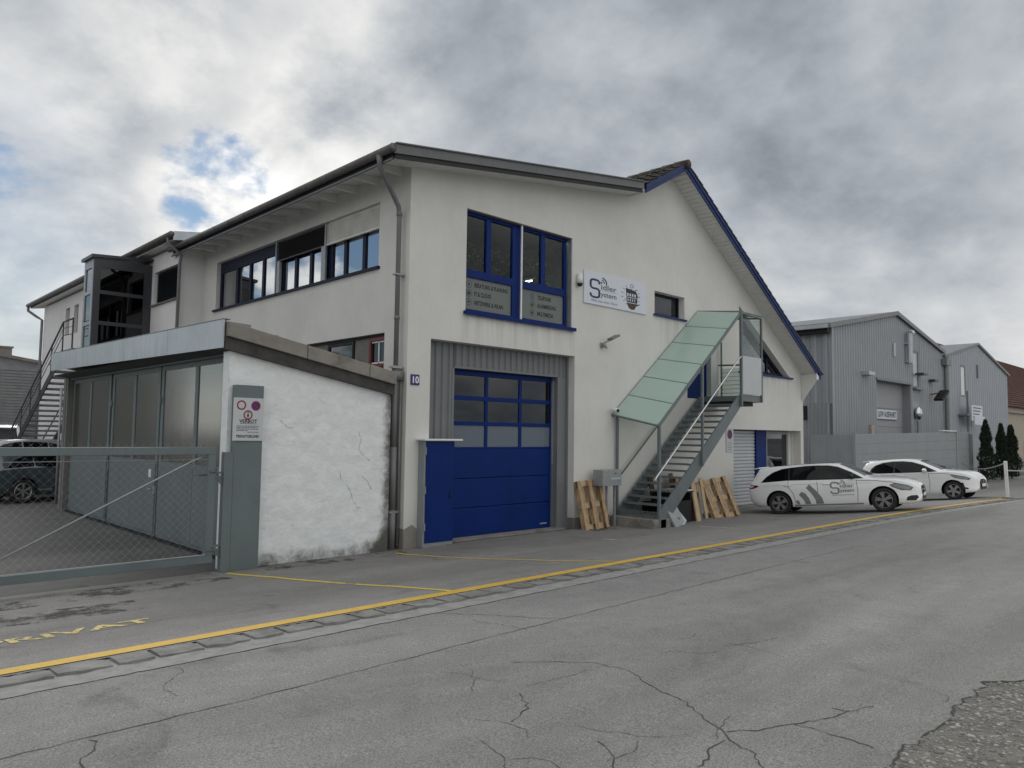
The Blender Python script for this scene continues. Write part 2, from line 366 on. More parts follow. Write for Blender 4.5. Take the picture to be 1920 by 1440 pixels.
G_clear = glass_mat('clear window glass', (.80, .85, .83), 1.30)
G_film = glass_mat('window film', (.3, .35, .33), 1.3, .95, (.34, .375, .36))
G_can = glass_mat('frosted green canopy glass', (.6, .7, .66), 1.35, .92, (.68, .82, .765))
G_shed = glass_mat('dusty shed glass', (.66, .67, .58), 2.7, .14, (.36, .36, .30))
G_dark = glass_mat('dark lift glass', (.10, .12, .12), 1.55)
G_door = glass_mat('gate window glass', (.40, .43, .45), 1.6)
G_doorf = glass_mat('frosted gate window', (.4, .45, .5), 1.3, .92, (.30, .345, .41))
G_pane = glass_mat('plain window glass', (.30, .33, .34), 1.7)
G_guard = glass_mat('guard glass', (.80, .86, .84), 1.35)


# ------------------------------------------------------------------ mesh building helpers
OFF = {}
def V(*a): return Vector(a)
def link(o, parent=None, label=None, cat=None, group=None, kind=None):
    COL.objects.link(o)
    if parent is not None: o.parent = parent
    if label: o['label'] = label
    if cat: o['category'] = cat
    if group: o['group'] = group
    if kind: o['kind'] = kind
    return o
def thing(name, label, cat, loc=(0, 0, 0), group=None):
    o = bpy.data.objects.new(name, None); o.empty_display_size = .2
    link(o, None, label, cat, group); o.location = loc; OFF[o.name] = Vector(loc)
    return o
def off(parent):
    return OFF.get(parent.name, Vector((0, 0, 0))) if parent is not None else Vector((0, 0, 0))

class MB:
    def __init__(s): s.v = []; s.f = []; s.mi = []; s.m = 0
    def add(s, vs, fs):
        b = len(s.v); s.v += [Vector(p) for p in vs]
        for f in fs: s.f.append([i+b for i in f]); s.mi.append(s.m)
        return s
    def box(s, x0, x1, y0, y1, z0, z1):
        return s.add([(x0, y0, z0), (x1, y0, z0), (x1, y1, z0), (x0, y1, z0), (x0, y0, z1), (x1, y0, z1), (x1, y1, z1), (x0, y1, z1)],
                     [(0, 3, 2, 1), (4, 5, 6, 7), (0, 1, 5, 4), (1, 2, 6, 5), (2, 3, 7, 6), (3, 0, 4, 7)])
    def prism(s, poly, ext):
        n = len(poly); e = Vector(ext); P = [Vector(p) for p in poly]
        return s.add(P+[p+e for p in P], [tuple(range(n))[::-1], tuple(range(n, 2*n))]+[(i, (i+1) % n, n+(i+1) % n, n+i) for i in range(n)])
    def hexa(s, q, ext):
        return s.prism(q, ext)
    def bar(s, p, q, w, h, upv=(0, 0, 1)):
        p, q = Vector(p), Vector(q); d = (q-p).normalized(); u = Vector(upv)
        sx = d.cross(u)
        if sx.length < 1e-4: sx = d.cross(Vector((1, 0, 0)))
        sx.normalize(); uu = sx.cross(d).normalized()
        a, b = sx*w/2, uu*h/2
        return s.add([p-a-b, p+a-b, p+a+b, p-a+b, q-a-b, q+a-b, q+a+b, q-a+b],
                     [(0, 1, 2, 3), (7, 6, 5, 4), (0, 4, 5, 1), (1, 5, 6, 2), (2, 6, 7, 3), (3, 7, 4, 0)])
    def tube(s, pts, r, n=8, closed=False, caps=True):
        pts = [Vector(p) for p in pts]; L = len(pts); rings = []; prev = None
        for i, p in enumerate(pts):
            if closed: d = pts[(i+1) % L]-pts[i-1]
            else: d = pts[min(i+1, L-1)]-pts[max(i-1, 0)]
            d.normalize()
            ref = prev if prev is not None else (Vector((0, 0, 1)) if abs(d.z) < .9 else Vector((1, 0, 0)))
            a = (ref-d*ref.dot(d)).normalized(); b = d.cross(a); prev = a
            rr = r[i] if isinstance(r, (list, tuple)) else r
            rings.append([p+(a*math.cos(2*math.pi*k/n)+b*math.sin(2*math.pi*k/n))*rr for k in range(n)])
        vs = [v for R in rings for v in R]; fs = []
        for i in range(L if closed else L-1):
            j = (i+1) % L
            for k in range(n): fs.append((i*n+k, i*n+(k+1) % n, j*n+(k+1) % n, j*n+k))
        if caps and not closed: fs += [tuple(range(n))[::-1], tuple(range((L-1)*n, L*n))]
        return s.add(vs, fs)
    def lathe(s, prof, o, ax, n=24):
        """prof: list of (radius, height along axis)"""
        o = Vector(o); ax = Vector(ax).normalized()
        a = ax.orthogonal().normalized(); b = ax.cross(a)
        vs = []; fs = []
        for r, h in prof:
            for k in range(n):
                t = 2*math.pi*k/n; vs.append(o+ax*h+(a*math.cos(t)+b*math.sin(t))*r)
        for i in range(len(prof)-1):
            for k in range(n): fs.append((i*n+k, i*n+(k+1) % n, (i+1)*n+(k+1) % n, (i+1)*n+k))
        return s.add(vs, fs)
    def ball(s, c, r, seg=10, ring=7, sc=(1, 1, 1)):
        c = Vector(c); vs = [c+Vector((0, 0, -r*sc[2]))]; fs = []
        for i in range(1, ring):
            ph = math.pi*i/ring-math.pi/2
            for k in range(seg):
                t = 2*math.pi*k/seg; vs.append(c+Vector((math.cos(ph)*math.cos(t)*sc[0], math.cos(ph)*math.sin(t)*sc[1], math.sin(ph)*sc[2]))*r)
        vs.append(c+Vector((0, 0, r*sc[2]))); T = len(vs)-1
        for k in range(seg): fs.append((0, 1+(k+1) % seg, 1+k)); fs.append((T, T-seg+k, T-seg+(k+1) % seg))
        for i in range(ring-2):
            for k in range(seg): a = 1+i*seg; fs.append((a+k, a+(k+1) % seg, a+seg+(k+1) % seg, a+seg+k))
        return s.add(vs, fs)
    def mesh(s, name, mats, o=Vector((0, 0, 0)), smooth=False, recalc=True):
        me = bpy.data.meshes.new(name)
        me.from_pydata([tuple(v-o) for v in s.v], [], s.f)
        for m in (mats if isinstance(mats, (list, tuple)) else [mats]): me.materials.append(m)
        if len(me.materials) > 1: me.polygons.foreach_set('material_index', s.mi)
        if recalc:
            bm = bmesh.new(); bm.from_mesh(me); bmesh.ops.recalc_face_normals(bm, faces=bm.faces); bm.to_mesh(me); bm.free()
        if smooth: me.polygons.foreach_set('use_smooth', [True]*len(me.polygons))
        me.update(); return me
    def build(s, name, mats, parent=None, smooth=False, bevel=0., label=None, cat=None, group=None, kind=None, recalc=True):
        if parent is None:
            xs = [v.x for v in s.v]; ys = [v.y for v in s.v]; zs = [v.z for v in s.v]
            o = Vector(((min(xs)+max(xs))/2, (min(ys)+max(ys))/2, min(zs))); loc = o
        else: o = off(parent); loc = Vector((0, 0, 0))
        ob = bpy.data.objects.new(name, s.mesh(name, mats, o, smooth, recalc))
        link(ob, parent, label, cat, group, kind); ob.location = loc; OFF[ob.name] = o
        if bevel:
            b = ob.modifiers.new('bevel', 'BEVEL'); b.width = bevel; b.segments = 2; b.limit_method = 'ANGLE'; b.angle_limit = rad(40)
        return ob

def simple(name, mats, parent, *boxes, **kw):
    mb = MB()
    for b in boxes: mb.box(*b)
    return mb.build(name, mats, parent, **kw)

# planes: (u, v, w) -> world; w is height proud of the plane towards the viewer
def FRONT(y0): return lambda u, v, w: Vector((u, y0-w, v))
def SIDE(x0): return lambda u, v, w: Vector((x0-w, u, v))
def GRND(f): return lambda u, v, w: Vector((u, v, f(u, v)+w))

def flat2d(outer, holes=()):
    """triangulate a polygon with holes; returns verts2d, faces"""
    pts = []; edges = []
    def loop(L):
        b = len(pts); pts.extend(Vector(p) for p in L); n = len(L)
        edges.extend((b+i, b+(i+1) % n) for i in range(n))
    loop(outer)
    for h in holes: loop(h)
    r = geometry.delaunay_2d_cdt(pts, edges, [], 1, 1e-6)
    vs, fs = r[0], r[2]
    if holes:
        def inside(p, L):
            c = False; n = len(L)
            for i in range(n):
                x1, y1 = L[i]; x2, y2 = L[(i+1) % n]
                if (y1 > p[1]) != (y2 > p[1]) and p[0] < (x2-x1)*(p[1]-y1)/(y2-y1)+x1: c = not c
            return c
        keep = []
        for f in fs:
            c = sum((vs[i] for i in f), Vector((0, 0)))/len(f)
            if not any(inside(c, h) for h in holes): keep.append(f)
        fs = keep
    return vs, fs

def plate(mb, outer, holes, th, mapf, w0=0.):
    """solid plate with holes: front at w0, back at w0-th"""
    vs, fs = flat2d(outer, holes)
    n = len(vs)
    mb.add([mapf(p[0], p[1], w0) for p in vs]+[mapf(p[0], p[1], w0-th) for p in vs], [tuple(f) for f in fs]+[tuple(i+n for i in f[::-1]) for f in fs])
    # side walls from boundary edges
    ec = {}
    for f in fs:
        for i in range(len(f)):
            a, b = f[i], f[(i+1) % len(f)]; ec[(min(a, b), max(a, b))] = ec.get((min(a, b), max(a, b)), 0)+1
    base = len(mb.v)-2*n
    for (a, b), c in ec.items():
        if c == 1: mb.f.append([base+a, base+b, base+n+b, base+n+a]); mb.mi.append(mb.m)
    return mb

def rect(x0, x1, z0, z1): return [(x0, z0), (x1, z0), (x1, z1), (x0, z1)]
def ring_frame(mb, x0, x1, z0, z1, t, th, mapf, w0=0.):
    return plate(mb, rect(x0, x1, z0, z1), [rect(x0+t, x1-t, z0+t, z1-t)], th, mapf, w0)

def ribbon(mb, pts, w, mapf, h=0., closed=False):
    """flat stroke of width w along a 2-D polyline, lying on a mapped plane"""
    P = [Vector(p) for p in pts]; n = len(P); L = []; R = []
    for i, p in enumerate(P):
        a = P[i-1] if (i or closed) else P[i]; b = P[(i+1) % n] if (i < n-1 or closed) else P[i]
        d = (b-a); d = d.normalized() if d.length > 1e-9 else Vector((1, 0)); nn = Vector((-d.y, d.x))
        ww = (w[i] if isinstance(w, (list, tuple)) else w)/2
        L.append(p+nn*ww); R.append(p-nn*ww)
    vs = [mapf(q.x, q.y, h) for q in L]+[mapf(q.x, q.y, h) for q in R]
    fs = [(i, i+1, n+i+1, n+i) for i in range(n-1)]
    if closed: fs.append((n-1, 0, n, 2*n-1))
    mb.add(vs, fs); return mb
def disc(mb, c, r, mapf, h=0., n=20, r0=0.):
    if r0: ribbon(mb, [(c[0]+math.cos(2*math.pi*k/n)*(r+r0)/2, c[1]+math.sin(2*math.pi*k/n)*(r+r0)/2) for k in range(n)], r-r0, mapf, h, True)
    else: mb.add([mapf(c[0]+math.cos(2*math.pi*k/n)*r, c[1]+math.sin(2*math.pi*k/n)*r, h) for k in range(n)], [tuple(range(n))])
    return mb
def arc(c, r, a0, a1, n=10): return [(c[0]+r*math.cos(rad(a0+(a1-a0)*i/n)), c[1]+r*math.sin(rad(a0+(a1-a0)*i/n))) for i in range(n+1)]

TXT = {}
def glyphs(mb, s, size, x, z, mapf, h=0., align='LEFT', sx=1., width=None, bold=0., shear=0., track=1.):
    """lettering from the built-in font, laid on a mapped plane"""
    cu = bpy.data.curves.new('lettering', 'FONT'); cu.body = s; cu.size = size; cu.align_x = align
    cu.resolution_u = 3; cu.offset = bold; cu.shear = shear; cu.space_character = track
    ob = bpy.data.objects.new('lettering', cu); COL.objects.link(ob)
    me = bpy.data.meshes.new_from_object(ob.evaluated_get(bpy.context.evaluated_depsgraph_get()))
    bpy.data.objects.remove(ob); bpy.data.curves.remove(cu)
    vs = [(v.co.x, v.co.y) for v in me.vertices]
    if width and vs:
        w = max(p[0] for p in vs)-min(p[0] for p in vs); sx = width/w
    mb.add([mapf(x+p[0]*sx, z+p[1], h) for p in vs], [tuple(p.vertices) for p in me.polygons])
    bpy.data.meshes.remove(me); return mb

def copy_tree(o, parent=None):
    c = o.copy(); COL.objects.link(c); c.parent = parent
    for ch in list(o.children): copy_tree(ch, c)
    return c


# ------------------------------------------------------------------ ground, road, kerb
def gz(y):
    """the forecourt climbs from the house foot to the kerb, the road goes on a little less steeply"""
    d = -y
    if d <= .5: return 0.
    if d <= 5.1: return .38*((d-.5)/4.6)**1.6
    if d <= 40: return .38+.03*(d-5.1)
    return .38+.03*34.9
def yk(x): return -5.235-.005*max(0., x-9)**2 if x < 24 else -5.235-.005*225-.15*(x-24)*.35

def sheet(name, mat, xs, rows, dz=0., kind=None, parent=None):
    """rows: list of functions x -> y (front to back); follows the ground profile"""
    mb = MB(); n = len(rows)
    for x in xs:
        for r in rows:
            y = r(x); mb.v.append(Vector((x, y, gz(y)+dz)))
    for i in range(len(xs)-1):
        for j in range(n-1): mb.f.append([i*n+j, (i+1)*n+j, (i+1)*n+j+1, i*n+j+1]); mb.mi.append(0)
    return mb.build(name, mat, parent, kind=kind, smooth=True)
XS = [-160, -80, -40, -20, -14, -12, -10]+[-9+.5*i for i in range(0, 70)]+[27, 30, 34, 40, 50, 60, 80, 120, 200]
def const(y): return lambda x: y
def koff(d): return lambda x: yk(x)+d
far = sheet('ground', M_far, [-900, -400, -160, -60, -20, 0, 20, 60, 160, 400, 900], [const(y) for y in (-900, -300, -100, -40, -20, -12, -8, -5.1, -3, -1, 0, 10, 40, 100, 300, 900)], -.06, 'structure')
fy = [koff(-.13+0.0)]+[(lambda x, t=t: (yk(x)-.13)*(1-t)+(-.45)*t) for t in [i/14 for i in range(1, 14)]]+[const(-.45), const(-.03)]
forecourt = sheet('forecourt', M_asf, XS, fy, 0., 'structure')
yard = sheet('yard', asphalt('dark yard asphalt', .125, 0., (1.0, .98, .95), 5.), XS, [const(-.03), const(4), const(16), const(40), const(90)], 0., 'structure')
road = sheet('road', M_road, XS, [const(-40), const(-25), const(-16), const(-12.5), const(-10.83)]+[(lambda x, t=t: -10.83*(1-t)+(yk(x)-.72)*t) for t in (.25, .5, .75, 1)], -.012, 'structure')
kerb = sheet('kerb', M_mortar, XS, [koff(-.74), koff(-.45), koff(-.11)], -.014, 'structure')
# kerb stones, one object each, set slightly uneven
x = -9.3; stone_meshes = []
for i in range(8):
    L = [.29, .34, .40, .26, .32, .37, .28, .33][i]; mb = MB(); r = random.Random(i)
    n = 6; top = []
    for k in range(n+1):
        u = -L/2+L*k/n
        top.append((u, -.135+r.uniform(-.022, .018)+(.015 if k in (0, n) else 0)))
    for k in range(n, -1, -1): top.append((-L/2+L*k/n, .145+r.uniform(-.008, .008)))
    P = [Vector((p[0], p[1], r.uniform(-.004, .004))) for p in top]
    mb.prism([p+Vector((0, 0, -.09)) for p in P], (0, 0, .09))
    for kk in range(len(P)): mb.v[len(P)+kk].z += P[kk].z
    stone_meshes.append((L, mb.mesh('kerb_stone', M_stone)))
k = 0
while x < 24:
    L, me = stone_meshes[(k*5+k//3) % 8]; y = yk(x+L/2)-.285
    o = bpy.data.objects.new('kerb_stone', me); link(o, kerb)
    sl = (gz(y-.1)-gz(y+.1))/.2
    o.location = Vector((x+L/2, y, gz(y)+.006+random.uniform(-.006, .006)))-off(kerb)
    o.rotation_euler = (-math.atan(sl)+random.uniform(-.02, .02), random.uniform(-.012, .012), math.atan2(yk(x+L)-yk(x), L)+random.uniform(-.02, .02)+(math.pi if k % 3 == 1 else 0)*0)
    x += L+random.uniform(.025, .05); k += 1

def ground_strip(name, mat, pts, w, parent, dz=.005, closed=False, step=.25, jit=0.):
    P = []
    for a, b in zip(pts[:-1], pts[1:]):
        a, b = Vector(a), Vector(b); n = max(1, int((b-a).length/step))
        for i in range(n):
            q = a.lerp(b, i/n)
            if jit and (P or i): q = q+Vector((random.uniform(-jit, jit), random.uniform(-jit, jit)))
            P.append(q)
    P.append(Vector(pts[-1]))
    W = w if not isinstance(w, tuple) else [random.uniform(*w) for _ in P]
    mb = MB(); ribbon(mb, P, W, GRND(lambda u, v: gz(v)), dz)
    return mb.build(name, mat, parent)
# painted lines
ground_strip('edge_line', M_yel, [(xx, yk(xx)-.0) for xx in [-9.5+.5*i for i in range(61)]], .17, forecourt, .006)
ground_strip('bay_line', M_yeln, [(-3.74, -.30), (-3.35, -1.2), (-3.15, -2.2), (-3.03, -3.0), (-2.92, -3.9), (-2.98, -5.15)], .085, forecourt, .005)
ground_strip('bay_line', M_yeln, [(-.42, -.32), (-.15, -1.2), (.12, -2.2), (.33, -3.3), (.35, -5.1)], .07, forecourt, .005)
ground_strip('bay_line', M_whtw, [(4.05, -1.9), (3.95, -2.8), (3.62, -4.9)], .09, forecourt, .005)
ground_strip('bay_line', M_whtw, [(7.7, -2.0), (7.5, -3.4), (7.3, -4.9)], .09, forecourt, .005)
ground_strip('bay_line', M_whtw, [(10.9, -2.3), (10.8, -3.6), (10.6, -4.9)], .09, forecourt, .005)
mb = MB()
glyphs(mb, 'PRIVAT', .46, -7.62, -3.58, GRND(lambda u, v: gz(v)), .006, width=1.66, bold=.012)
mb.build('lettering', M_yelw, forecourt)
ground_strip('scuff_mark', M_scuff, [(-7.25, -7.52), (-6.55, -7.35)], .42, road, -.0085, step=.1)
ground_strip('scuff_mark', M_scuff, [(-4.5, -8.2), (-3.9, -8.1)], .3, road, -.0085, step=.1)
ground_strip('scuff_mark', M_scuff, [(-6.6, -9.6), (-6.1, -9.5)], .25, road, -.0085, step=.1)
# seams and cracks in the asphalt
ground_strip('crack', M_crack, [(-9, -7.25), (-8.04, -7.22), (-6.3, -7.24), (-3.86, -7.16), (-1.5, -7.12), (1.5, -7.08), (5, -7.05)], (.004, .012), road, -.0085, step=.12, jit=.012)
ground_strip('crack', M_crack, [(-9, -3.80), (-7.44, -3.75), (-4.66, -3.42), (-2.48, -3.50), (1, -3.55), (5, -3.6)], (.003, .010), forecourt, .004, step=.15, jit=.012)
ground_strip('crack', M_crack, [(xx, yk(xx)-.735) for xx in [-9.5+.4*i for i in range(78)]], (.008, .026), road, -.009, step=.1, jit=.012)
for c in ([(-4.12, -8.41), (-4.1, -8.75), (-4.34, -9.18), (-4.43, -9.5), (-4.64, -9.8), (-4.73, -9.97), (-4.83, -10.05), (-4.91, -10.25), (-5.03, -10.34), (-5.06, -10.6)],
          [(-4.72, -9.97), (-4.55, -10.09), (-4.3, -10.21), (-3.99, -10.32), (-3.8, -10.35)], [(-4.3, -10.21), (-4.29, -10.41), (-4.34, -10.71)],
          [(-4.84, -10.03), (-5.02, -10.03), (-5.15, -10.11), (-5.3, -10.12)], [(-5.54, -8.89), (-5.43, -8.86), (-5.25, -8.75), (-5.1, -8.52)],
          [(-5.40, -9.5), (-5.44, -9.61), (-5.57, -9.75), (-5.65, -9.82), (-5.72, -10.0)], [(-7.59, -7.27), (-7.55, -7.32), (-7.62, -7.48), (-7.71, -7.55), (-7.73, -7.74), (-7.8, -8.1)],
          [(-3.83, -10.25), (-3.81, -10.35), (-3.6, -10.44)], [(-2.9, -8.9), (-2.6, -9.05), (-2.3, -9.1)], [(-4.6, -7.9), (-4.35, -8.15), (-4.12, -8.41)],
          [(-3.86, -6.0), (-3.5, -6.5), (-3.3, -6.9), (-3.1, -7.14)]):
    ground_strip('crack', M_crack, c, (.003, .011), road, -.0085, step=.05, jit=.016)
g = random.Random(21)
for k in range(16):
    p = Vector((g.uniform(-6.5, -2.8), g.uniform(-10.7, -8.2))) if k < 12 else Vector((g.uniform(-8.2, -1), g.uniform(-10.4, -6.2)))
    a = g.uniform(0, 6.28); P_ = [tuple(p)]
    for i in range(g.randint(3, 7)):
        a += g.uniform(-.7, .7); p = p+Vector((math.cos(a), math.sin(a)))*g.uniform(.06, .16); P_.append((p.x, max(p.y, -10.75)))
    ground_strip('crack', M_crack, P_, (.0015, .006), road, -.0088, step=.03, jit=.008)
ground_strip('crack', M_crack, [(-4.0, -4.3), (-3.5, -4.75), (-3.2, -5.1)], (.003, .009), forecourt, .004, step=.08, jit=.012)

# the unpaved corner beside the road: dirt bed and loose pebbles
edge = [(-8.6, -10.86), (-6.5, -10.84)]
u = -6.5
while u < -2.55: edge.append((u, -10.84+random.uniform(-.05, .03))); u += random.uniform(.06, .16)
edge += [(-2.5, -10.80), (-2.36, -10.95), (-2.27, -11.03), (-2.35, -11.3), (-2.22, -11.7), (-2.05, -12.4), (-2.3, -13.6), (-8.6, -13.6)]
mb = MB(); vs, fs = flat2d(edge); mb.add([(p.x, p.y, gz(p.y)-.010) for p in vs], [tuple(f) for f in fs])
mb.build('dirt_patch', M_dirt, None, kind='structure')
ground_strip('crack', M_crack, [e for e in edge[1:-6]], (.006, .022), road, -.007, step=.05, jit=.012)
ground_strip('crack', M_crack, [(-2.5, -10.80), (-2.2, -11.05), (-1.6, -11.5), (-.9, -12.1)], (.006, .018), road, -.007, step=.06, jit=.012)
def inside(p, L):
    c = False; n = len(L)
    for i in range(n):
        x1, y1 = L[i]; x2, y2 = L[(i+1) % n]
        if (y1 > p[1]) != (y2 > p[1]) and p[0] < (x2-x1)*(p[1]-y1)/(y2-y1)+x1: c = not c
    return c
mb = MB(); g = random.Random(5)
ico = bmesh.new(); bmesh.ops.create_icosphere(ico, subdivisions=1, radius=1); IV = [v.co.copy() for v in ico.verts]; IF = [[v.index for v in f.verts] for f in ico.faces]; ico.free()
cnt = 0
while cnt < 14000:
    p = (g.uniform(-6.2, -1.9), g.uniform(-13.0, -10.8))
    if not inside(p, edge): continue
    if g.random() < .25 and p[0] < -4.9: continue
    s = .004+.016*g.random()**3.0; a = g.random()*6.28
    q = Matrix.Rotation(a, 3, 'Z') @ Matrix.Diagonal((s*g.uniform(1, 1.6), s*g.uniform(.7, 1.1), s*g.uniform(.3, .5)))
    mb.add([q @ (v*g.uniform(.88, 1.12))+Vector((p[0], p[1], gz(p[1])-.009+s*.02)) for v in IV], IF); cnt += 1
mb.build('gravel', M_peb, None, smooth=True, kind='stuff', recalc=False)


# ------------------------------------------------------------------ main house
def corrugated(mb, u0, u1, zb, zt, per, dep, mapf, skip=()):
    """trapezoid profiled sheet between zb(u) and zt(u); skip = [(ua, ub, z_above_which_it_starts)]"""
    us = []; u = u0
    while u < u1-1e-6:
        for a, w in ((0, 0), (.28, 0), (.42, dep), (.72, dep), (.86, 0)):
            q = u+a*per
            if q < u1: us.append((q, w))
        u += per
    us.append((u1, 0))
    ext = []
    for a, b, z in skip: ext += [a, b]
    for e in ext:
        if u0 < e < u1: us += [(e-.001, 0), (e+.001, 0)]
    us.sort()
    for (a, wa), (b, wb) in zip(us[:-1], us[1:]):
        za, zb_ = zb(a), zb(b); m = (a+b)/2
        for sa, sb, z in skip:
            if sa <= m <= sb: za = zb_ = z
        mb.add([mapf(a, za, wa), mapf(b, zb_, wb), mapf(b, zt(b), wb), mapf(a, zt(a), wa)], [(0, 1, 2, 3)])
    return mb

H = thing('workshop_house', 'white rendered workshop house with blue trim, big blue garage gate and steep tiled gable', 'house')
def zs(x): return 7.885+.155*x                 # lean-to soffit over the front wall
def zr(x): return 10.12-(.6255*(x-9.40) if x > 9.40 else .565*(9.40-x))       # steep roof soffit
front_out = [(0, -.1), (.6, -.1), (.6, 4.34), (5.2, 4.34), (5.2, -.1), (13.04, -.1), (13.04, 2.6), (17.9, 2.6), (17.9, -.1), (18.13, -.1), (18.13, zr(18.13)+.05), (9.40, 10.17), (7.5, zr(7.5)+.05), (7.45, zs(7.45)+.05), (0, zs(0)+.08)]
tri = [(13.46, 4.53), (17.08, 4.53), (13.46, 6.72)]
mb = MB(); plate(mb, front_out, [rect(1.54, 5.08, 5.05, 7.36), rect(8.66, 10.2, 5.86, 6.53), tri, rect(10.35, 11.7, 3.5, 5.65)], .3, FRONT(0))
plate(mb, [(.3, -.1), (10.84, -.1), (10.84, zs(0)+.1), (.3, zs(0)+.1)], [rect(1.14, 9.85, 5.96, 7.40), rect(.84, 7.0, 3.2, 4.48)], .3, SIDE(0))
mb.prism([(18.0, -.005, 4.70), (18.0, -.57, 4.72), (18.0, -.57, 4.52), (18.0, -.005, 3.72)], (.128, 0, 0))
plate(mb, [(.3, 0), (14, 0), (14, 4.6), (.3, 4.6)], [], .3, SIDE(17.83))
mb.build('wall', M_wall, H)
simple('inner_floor', M_inside, H, (.35, 17.8, .5, 9, 4.6, 4.7), (.35, 17.8, 9, 9.1, 0, 4.6), (.35, 17.8, 9, 9.1, 4.7, 7.7), (5.6, 5.7, .5, 9, 4.7, 7.5), (.35, 5.6, .5, 9, 7.6, 7.65), (5.6, 5.7, .5, 9, 0, 4.6))
mb = MB(); mb.prism([(0.003, -.012, -.05), (.36, -.012, -.05), (.36, -.012, .36), (.20, -.012, .47), (0.003, -.012, .38)], (0, .01, 0)); mb.box(-.012, -.002, -.012, .75, -.05, .40)
mb.build('plinth', M_conc, H)
simple('plinth', M_panel, H, (5.22, 6.6, -.014, -.002, -.05, .27), (5.19, 5.2-.002, -.012, .25, -.05, .27))

# lean-to roof: deck, zinc verge, black underlay, eaves board, gutter, rafters
mb = MB()
mb.prism([(-.78, -.55, zs(-.78)+.10), (7.11, -.55, zs(7.42)+.10), (7.42, -.55, zs(7.42)+.2), (-.78, -.55, zs(-.78)+.2)], (0, 11.85, 0))
lean = mb.build('lean_to_roof', M_zincd, H)
def sl(x0, x1, a, b, y, th, f): return [(x0, y, f(x0)+a), (x1, y, f(x1)+a), (x1, y, f(x1)+b), (x0, y, f(x0)+b)]
mb = MB(); mb.prism(sl(-.86, 3.1, .035, .235, -.62, 0, zs), (0, .03, 0)); mb.prism(sl(3.105, 7.30, .035, .235, -.62, 0, zs), (0, .03, 0))
mb.prism(sl(-.84, 7.30, .225, .25, -.66, 0, zs), (0, .2, 0)); mb.build('verge_flashing', pm('grey verge sheet', (.125, .128, .132), .5, metal=.2, var=.1, vs=2, streak=.1), lean)
mb = MB(); mb.prism(sl(-.80, 7.28, -.06, .05, -.585, 0, zs), (0, .03, 0)); mb.build('verge_board', M_black, lean)
mb = MB(); xx = -.72
while xx < 7.34:
    mb.prism([(xx, -.55, zs(xx)-.005), (xx+.105, -.55, zs(xx+.105)-.005), (xx+.105, -.55, zs(xx+.105)+.03), (xx, -.55, zs(xx)+.03)], (0, .56, 0)); xx += .118
mb.prism([(-.74, -.55, zs(-.74)+.035), (7.44, -.55, zs(7.44)+.035), (7.44, -.55, zs(7.44)+.05), (-.74, -.55, zs(-.74)+.05)], (0, .57, 0))
mb.build('soffit_boards', M_soff, lean, kind='stuff')
mb = MB(); mb.prism([(-.72, .01, zs(-.72)+.085), (.01, .01, zs(0)+.085), (.01, .01, zs(0)+.095), (-.72, .01, zs(-.72)+.095)], (0, 11.2, 0)); mb.build('eaves_deck', M_soff, lean)
rm = MB(); rm.prism([(-.72, 0, zs(-.72)+.02), (0, 0, zs(0)-.10), (0, 0, zs(0)+.08), (-.72, 0, zs(-.72)+.08)], (0, .10, 0)); rme = rm.mesh('rafter', M_soff)
for i in range(13):
    o = bpy.data.objects.new('rafter', rme); link(o, lean); o.location = (0, .30+.88*i, 0)
simple('eaves_board', M_anth, lean, (-.805, -.782, -.5, 11.3, zs(-.78)-.06, zs(-.78)+.19), )
mb = MB(); mb.tube([(-.83, -.5, zs(-.8)-.055), (-.83, 11.3, zs(-.8)-.055)], .03, 6); mb.build('eaves_rail', M_pipe, lean)
mb = MB(); mb.tube([(-.90, -.62, 7.885), (-.90, 11.32, 7.885)], .082, 10)
for i in range(12): mb.tube([(-.90+.086*math.cos(t), .2+.95*i, 7.885+.086*math.sin(t)) for t in [rad(a) for a in range(170, 380, 30)]], .009, 4)
mb.tube([(-.90, -.625, 7.885), (-.90, -.60, 7.885)], .09, 10)
mb.build('gutter', M_gut, lean, smooth=True)
mb = MB(); mb.tube([(-.90, -.17, 7.86), (-.90, -.17, 7.70), (-.87, -.15, 7.60), (-.70, -.06, 7.48), (-.30, .13, 7.16), (-.17, .19, 7.04), (-.14, .20, 6.9), (-.14, .20, 3.72)], [.075, .055, .052, .052, .052, .052, .052, .052], 10)
mb.tube([(-.14, .20, 6.93), (-.14, .20, 6.85)], .062, 10); mb.tube([(-.14, .20, 4.75), (-.14, .20, 4.68)], .062, 10)
mb.box(-.27, -.03, .06, .32, 3.42, 3.60); mb.tube([(-.14, .20, 3.72), (-.14, .20, 3.58)], [.06, .09], 10)
mb.tube([(-.18, .17, 3.45), (-.18, .17, 2.0)], .068, 10); mb.tube([(-.18, .17, 2.05), (-.18, .17, .75)], .078, 10); mb.tube([(-.18, .17, .78), (-.18, .17, .0)], .085, 10)
mb.tube([(-.06, .12, 3.5), (-.06, .12, .05)], .03, 6)
dp = mb.build('downpipe', M_pipe, H, smooth=True)
simple('pipe_bracket', M_galv, dp, (-.28, -.02, .10, .24, 3.66, 3.70), (-.28, -.02, .10, .24, .72, .755), (-.24, 0.0, .13, .27, 5.6, 5.63))

